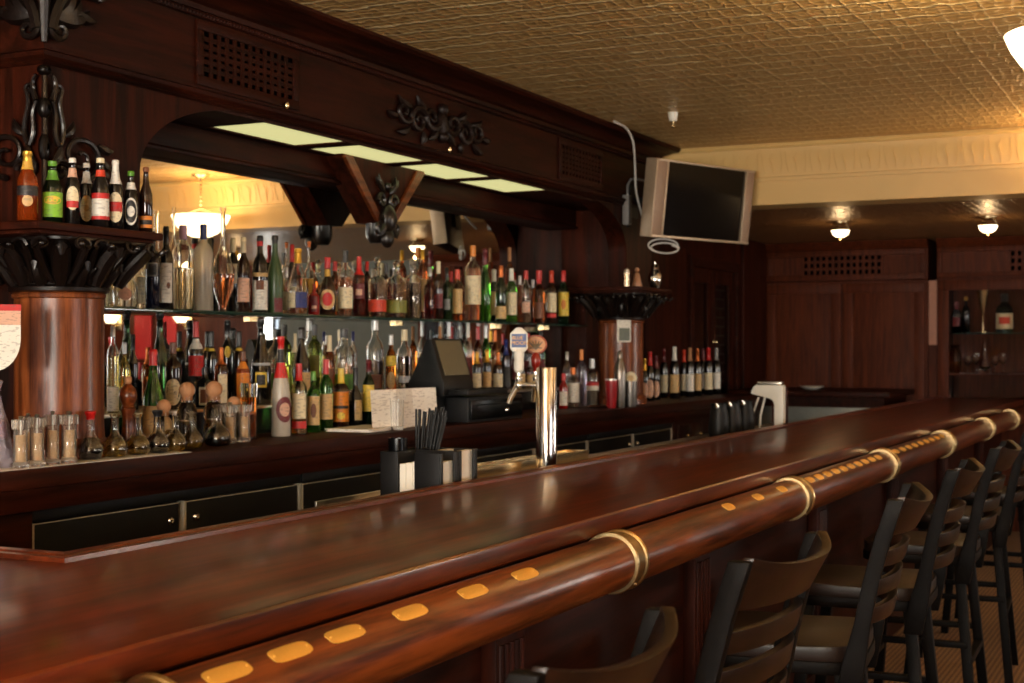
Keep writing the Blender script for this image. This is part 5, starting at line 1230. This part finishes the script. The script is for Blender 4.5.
MB().sweep([(FXW + .02, 3.44), (FXW + .02, 2.06)], [(0, 2.30), (.02, 2.305), (.03, 2.32), (.06, 2.345), (.07, 2.372), (0, 2.372)]).build('crown', W_PANEL, cl)
MB().sweep([(FXW + .02, 3.44), (FXW + .02, 2.06)], [(0, 2.02), (.036, 2.022), (.036, 2.035), (0, 2.045)]).build('middle_moulding', W_PANEL, cl)
MB().box(FXW + .03, FXW + .2, 1.99, 2.055, 1.50, 2.03).build('pale_filler_strip', flat('pale_wood', srgb(170, 112, 84), .5), cl)
MB().box(FXW + .03, FXW + .2, 1.99, 2.055, 0, 1.50).build('dark_filler_strip', W_PANEL, cl)
# glazed cabinet: open-fronted case, glass doors, shelves
gc = thing('glazed_cabinet', 'dark wooden glass-fronted cabinet of bottles and glassware at the right', 'cabinet', (FXW + .2, 1.35, 0))
y0, y1 = .35, 1.985
cs_ = MB().box(FXW + .02, XF, y0, y0 + .04, 0, 2.36).box(FXW + .02, XF, y1 - .04, y1, 0, 2.36).box(XF - .02, XF, y0, y1, 0, 2.36).box(FXW + .02, XF, y0, y1, 1.995, 2.36).box(FXW + .02, XF, y0, y1, 0, .9)
cs_.box(FXW + .05, XF, y0, y1, .895, 1.05)
cs_.build('cabinet_case', W_PANEL, gc)
for (a, b) in ((1.02, 1.975), (.36, 1.01)):
    d = MB(); bb = .085 if b > 1.5 else .08
    rect_frame(d, FXW + .02, .03, a, b, .95, 2.03, bb); do = d.build('glazed_door', W_PANEL, gc, bevel=.004)
    MB().box(FXW + .004, FXW + .008, a + bb, b - bb, .95 + bb, 2.03 - bb).build('door_glass', M_PANE, do)
    MB().sphere((FXW - .018, a + .04 if b > 1.5 else b - .04, 1.22), .012, 10, 7).build('knob', M_BRASS, do)
rect_frame(MB(), FXW + .02, .024, y0 + .02, y1, 2.05, 2.30, .04).build('frieze_frame', W_PANEL, gc, bevel=.004)
far_vent(gc, .75, 1.42, 2.085, 2.265, 13, 3)
MB().sweep([(FXW + .02, y1), (FXW + .02, y0)], [(0, 2.30), (.02, 2.305), (.03, 2.32), (.06, 2.345), (.07, 2.372), (0, 2.372)]).build('crown', W_PANEL, gc)
MB().sweep([(FXW + .02, y1), (FXW + .02, y0)], [(0, 2.032), (.03, 2.034), (.03, 2.045), (0, 2.05)]).build('middle_moulding', W_PANEL, gc)
for z in (1.60, 1.262): MB().box(FXW + .06, XF - .02, y0 + .04, y1 - .04, z - .012, z).build('shelf', M_SHELFG if z > 1.5 else W_PANEL, gc)
def inb(x, top, wp, z0, X=12.2):
    q = at(x, 330, X=X); s = pxm(q); return (q.x, q.y, z0), EYE + (HORIZ - top) / s - z0, wp / s / 2
for (x, top, wp, g, cap, labs, lab) in [(956.5, 302, 9, 'black', ('maroon', .76), [('maroon', .2, .5, 110)], 'black wine bottle with dark red label, left in the glazed cabinet'), (966, 297, 8, 'black', ('gold', .9), [], 'plain black wine bottle, second in the glazed cabinet'), (1004.5, 294, 16, 'dkgreen', ('black', .8), [('cream', .1, .5, 170), ('redor', .22, .40, 80)], 'big dark bottle with cream and red label in the glazed cabinet')]:
    loc, H, R = inb(x, top, wp, 1.60)
    bottle('wine_bottle', lab, 'bottle', 'bottles in the glazed cabinet', loc, H, R, 'wine', g, cap, labs)
loc, H, R = inb(983, 290, 13, 1.60)
gb = thing('lamp_reflection_cone', 'gold cone standing in for a lamp reflection in the cabinet glass', 'lamp reflection', loc)  # solid gold shape imitates a lamp reflected in the door glass
MB().lathe([(R * .7, 0), (R * .7, .006), (R * .15, .02), (R * .12, H * .45), (R * .3, H * .5)], seg=20).build('stem', M_BRASS, gb, True)
MB().lathe([(R * .2, H * .5), (R * .6, H * .72), (R * 1.0, H), (R * .94, H), (R * .5, H * .72), (.002, H * .54)], seg=24).build('cup', M_BRASS, gb, True)
loc, H, R = inb(985, 338, 9, 1.262)
cf = thing('carafe', 'tall slim glass carafe on the lower shelf of the glazed cabinet', 'carafe', loc)
MB().lathe([(R * 1.2, 0), (R * 1.4, .02), (R * 1.3, H * .2), (R * .6, H * .45), (R * .5, H * .9), (R * .8, H), (R * .7, H), (R * .42, H * .9), (R * .5, H * .45), (R * 1.1, H * .2), (.002, .02)], seg=22).build('glass_wall', M_CLEAR, cf, True)
for i, (x, lab) in enumerate([(968, 'stemmed glass left of the carafe in the glazed cabinet'), (976, 'stemmed glass close beside the carafe on its left'), (995, 'stemmed glass right of the carafe in the glazed cabinet'), (1003, 'stemmed glass rightmost on the lower cabinet shelf')]):
    loc, H, R = inb(x, 356 - i % 2 * 3, 9, 1.262)
    t = thing('wine_glass', lab, 'glass', loc, 'stemmed glasses in the glazed cabinet')
    MB().lathe([(R * .8, 0), (R * .75, .004), (R * .12, .01), (R * .1, H * .45), (R * .5, H * .52), (R, H * .75), (R * .85, H), (R * .8, H), (R * .92, H * .75), (R * .4, H * .54), (.002, H * .5)], seg=20).build('glass_wall', M_CLEAR, t, True)
loc, H, R = inb(955, 345, 14, 1.262)
vs_ = thing('amber_vase', 'dim amber glass vase at the left of the lower cabinet shelf', 'vase', loc)
MB().lathe([(R * .6, 0), (R * .7, .01), (R, H * .4), (R * .8, H * .75), (R * .5, H * .9), (R * .7, H)], seg=22).build('vase', GL['whisky'], vs_, True)
# panelled side with a glazed double door, and corner post
WY = 3.42
struct(MB().box(8.72, 10.0, WY, WY + .06, 0, ZL - .002).box(11.07, 12.0, WY, WY + .06, 0, ZL - .002).box(10.0, 11.07, WY, WY + .06, 2.10, ZL - .002).box(10.0, 11.07, WY, WY + .06, 0, .06).build('wall_side', W_DARKZ))
ps = MB()
ps.box(9.0, 9.85, WY - .02, WY, 1.2, 2.2).box(11.25, 11.9, WY - .03, WY, 0, 2.35)
struct(ps.build('trim_5', W_DARKZ, bevel=.006))
d1 = struct(MB().box(9.98, 11.09, WY - .03, WY, 2.08, 2.16).box(9.94, 10.0, WY - .03, WY, 0, 2.16).box(11.07, 11.13, WY - .03, WY, 0, 2.16).build('door_1', W_DARKX, bevel=.006))
for k, (a, b) in enumerate(((10.005, 10.53), (10.535, 11.065))):
    l = MB(); b_ = .075
    l.box(a, a + b_, WY + .005, WY + .045, .06, 2.08).box(b - b_ - .03, b, WY + .005, WY + .045, .06, 2.08).box(a + b_, b - b_ - .03, WY + .005, WY + .045, 1.97, 2.08).box(a + b_, b - b_ - .03, WY + .005, WY + .045, .06, .85)
    lo = l.build('door_leaf', W_DARKZ, d1, bevel=.004)
    MB().box(a + b_, b - b_ - .03, WY + .022, WY + .028, .85, 1.97).build('door_glass', M_PANE, d1)
    MB().sphere((a + .03 if k else b - .03, WY - .012, 1.52), .014, 12, 8).build('door_knob', M_BRASS, d1)
struct(MB().box(11.08, 12.0, YW - .05, YW - .002, 0, ZL).build('wall_brick', brick_mat('old_brick')))
# service counter before the cupboard, with dish and steel front
sv = thing('service_counter', 'low dark service counter in front of the far cupboard', 'counter', (11.3, 2.85, 0))
MB().box(10.75, 11.75, 2.12, 3.38, 1.10, 1.145).build('counter_top', W_DARKX, sv, bevel=.01)
MB().box(10.85, 11.7, 2.18, 3.38, 0, 1.10).build('cabinet_body', W_DARKX, sv)
MB().box(10.83, 10.85, 2.2, 3.36, .55, 1.02).build('steel_front', flat('dull_steel', srgb(120, 124, 120), .4, .5), sv, bevel=.004)
q = at(812, 389, Z=1.15)
ds = thing('white_dish', 'small pale oval dish on the far service counter', 'dish', (11.2, q.y * 11.2 / q.x, 1.145))
MB().lathe([(.06, 0), (.07, .004), (.13, .022), (.135, .026), (.125, .024), (.06, .008), (.001, .006)], seg=28, sy=.7).build('dish', M_WHITE, ds, True)
# sconces on the far wall beside the window, seen as glints in the mirror
for yy_, lab in ((-3.9, 'amber wall lamp on the far wall, outer one'), (-2.9, 'amber wall lamp on the far wall near the narrow window')):
    t = thing('wall_lamp', lab, 'wall lamp', (XF - .01, yy_, 1.8), 'amber wall lamps on the far wall')
    MB().box(-.03, .008, -.05, .05, -.12, .06).build('back_plate', M_BRASS, t, True, bevel=.004)
    MB().lathe([(.05, -.04), (.11, .06), (.10, .06), (.045, -.03)], (-.14, 0, 0), 24).build('shade', M_BOWL, t, True)
    MB().tube([(-.02, 0, -.06), (-.10, 0, -.09), (-.14, 0, -.04)], .008, 8).build('arm', M_BRASS, t, True)
for yy_, lab in ((-3.55, 'red wall banner on the far wall between the lamps'), (-3.2, 'red wall banner closer to the inner wall lamp')):
    t = tag(MB().box(XF - .02, XF - .008, yy_ - .12, yy_ + .12, 1.35, 1.95).build('banner', flat('red_banner', srgb(190, 24, 20), .6)), lab, 'banner', 'red banners on the far wall')

# ================================================================== bar stools
def make_stool(label):
    t = thing('bar_stool', label, 'bar stool', (0, 0, 0), 'bar stools along the counter')
    s = MB(); n = 40; o = []
    for k in range(n):
        a = 2 * PI * k / n; q = 5; ca, sa = math.cos(a), math.sin(a); rr = 1 / (abs(ca) ** q + abs(sa) ** q) ** (1 / q)
        o.append((.215 * ca * rr, .205 * sa * rr))
    s.prism(o, lambda u, v, ww: (u, v, .695 + ww - (.012 * (1 - (u / .22) ** 2 - (v / .22) ** 2) if ww > 0 else 0)), .038)
    s.build('seat', M_SEATW, t, True, bevel=.006)
    s2 = MB(); s2.prism([(u * 1.02, v * 1.02) for u, v in o], lambda u, v, ww: (u, v, .665 + ww), .032); s2.build('seat_frame', M_STOOLB, t, True, bevel=.004)
    for a in (-1, 1):
        for b in (-1, 1):
            m = MB(); m.beam((a * .165, b * .155, .668), (a * .225, b * .215, 0), .036, .036, (1, 0, 0)); m.build('leg', M_STOOLB, t, True, bevel=.003)
    zf = .27; k = (.668 - zf) / .668; fx, fy = .165 + .06 * k, .155 + .06 * k
    for p_, q_ in (((-fx, fy, zf), (fx, fy, zf)), ((-fx, -fy, zf + .04), (fx, -fy, zf + .04)), ((-fx, -fy, zf + .1), (-fx, fy, zf + .1)), ((fx, -fy, zf + .1), (fx, fy, zf + .1))):
        MB().beam(p_, q_, .03, .022, (0, 0, 1) if False else (0, 0, 1)).build('stretcher', M_STOOLB, t, True, bevel=.002)
    def yb(z): return -.185 - (z - .67) * .20 - max(0, z - .95) * .12
    for a in (-1, 1):
        m = MB(); zs = [.60, .70, .80, .90, 1.0, 1.06, 1.105]; vs = []; fs = []
        for z in zs:
            c = yb(z); d = .020 + .008 * (z < .8)
            for i, j in ((-1, -1), (1, -1), (1, 1), (-1, 1)): vs.append((a * .218 + i * .013, c + j * d, z))
        for i in range(len(zs) - 1):
            for q in range(4): fs.append((i * 4 + q, i * 4 + (q + 1) % 4, i * 4 + 4 + (q + 1) % 4, i * 4 + 4 + q))
        fs += [(3, 2, 1, 0), tuple(len(vs) - 4 + q for q in range(4))]
        m.add(vs, fs).build('back_post', M_STOOLB, t, True, bevel=.004)
    def slat(name, z0, z1, bow, mat, flare=0):
        m = MB(); n = 18; vs = []; fs = []
        for i in range(n + 1):
            u = -1 + 2 * i / n; x = u * .212; by = -bow * (1 - abs(u) ** 2.4)
            for z in (z0, z1):
                for th in (-.010, .010): vs.append((x, yb(z) + by + th - (.012 if z == z1 else 0) * (flare > 0), z + ((.022 * abs(u) ** 3 - .016 if flare else .006 * (1 - u * u)) if z == z1 else 0)))
        for i in range(n):
            a = i * 4; fs += [(a, a + 4, a + 6, a + 2), (a + 1, a + 3, a + 7, a + 5), (a + 2, a + 6, a + 7, a + 3), (a, a + 1, a + 5, a + 4)]
        fs += [(0, 2, 3, 1), (n * 4, n * 4 + 1, n * 4 + 3, n * 4 + 2)]
        m.add(vs, fs).build(name, mat, t, True, bevel=.003)
    slat('crest_rail', 1.015, 1.105, .05, M_STOOLW, 1)
    for z in (.955, .885, .815): slat('back_slat', z - .02, z + .02, .045, M_STOOLW)
    return t
STL = ['dark bar stool nearest the camera, only its curved top rail in view', 'dark ladder-back bar stool second from the camera below the brass band', 'dark ladder-back bar stool third from the camera with wooden seat showing',
       'dark ladder-back bar stool fourth from the camera', 'dark ladder-back bar stool fifth from the camera', 'dark bar stool at the right frame edge, sixth from the camera', 'dark bar stool beyond the sixth, hidden mostly by its neighbour']
STP = [(1.665, .978, 0), (2.595, .996, -3), (3.68, .985, 6), (4.63, .985, 3), (5.66, .99, 2), (6.72, 1.0, 4), (7.8, 1.0, 0)]
st0 = make_stool(STL[0])
for i, (x, y, a) in enumerate(STP):
    o = st0 if i == 0 else dup(st0, label=STL[i])
    o.location = (x, y, 0); o.rotation_euler = (0, 0, R_(a))
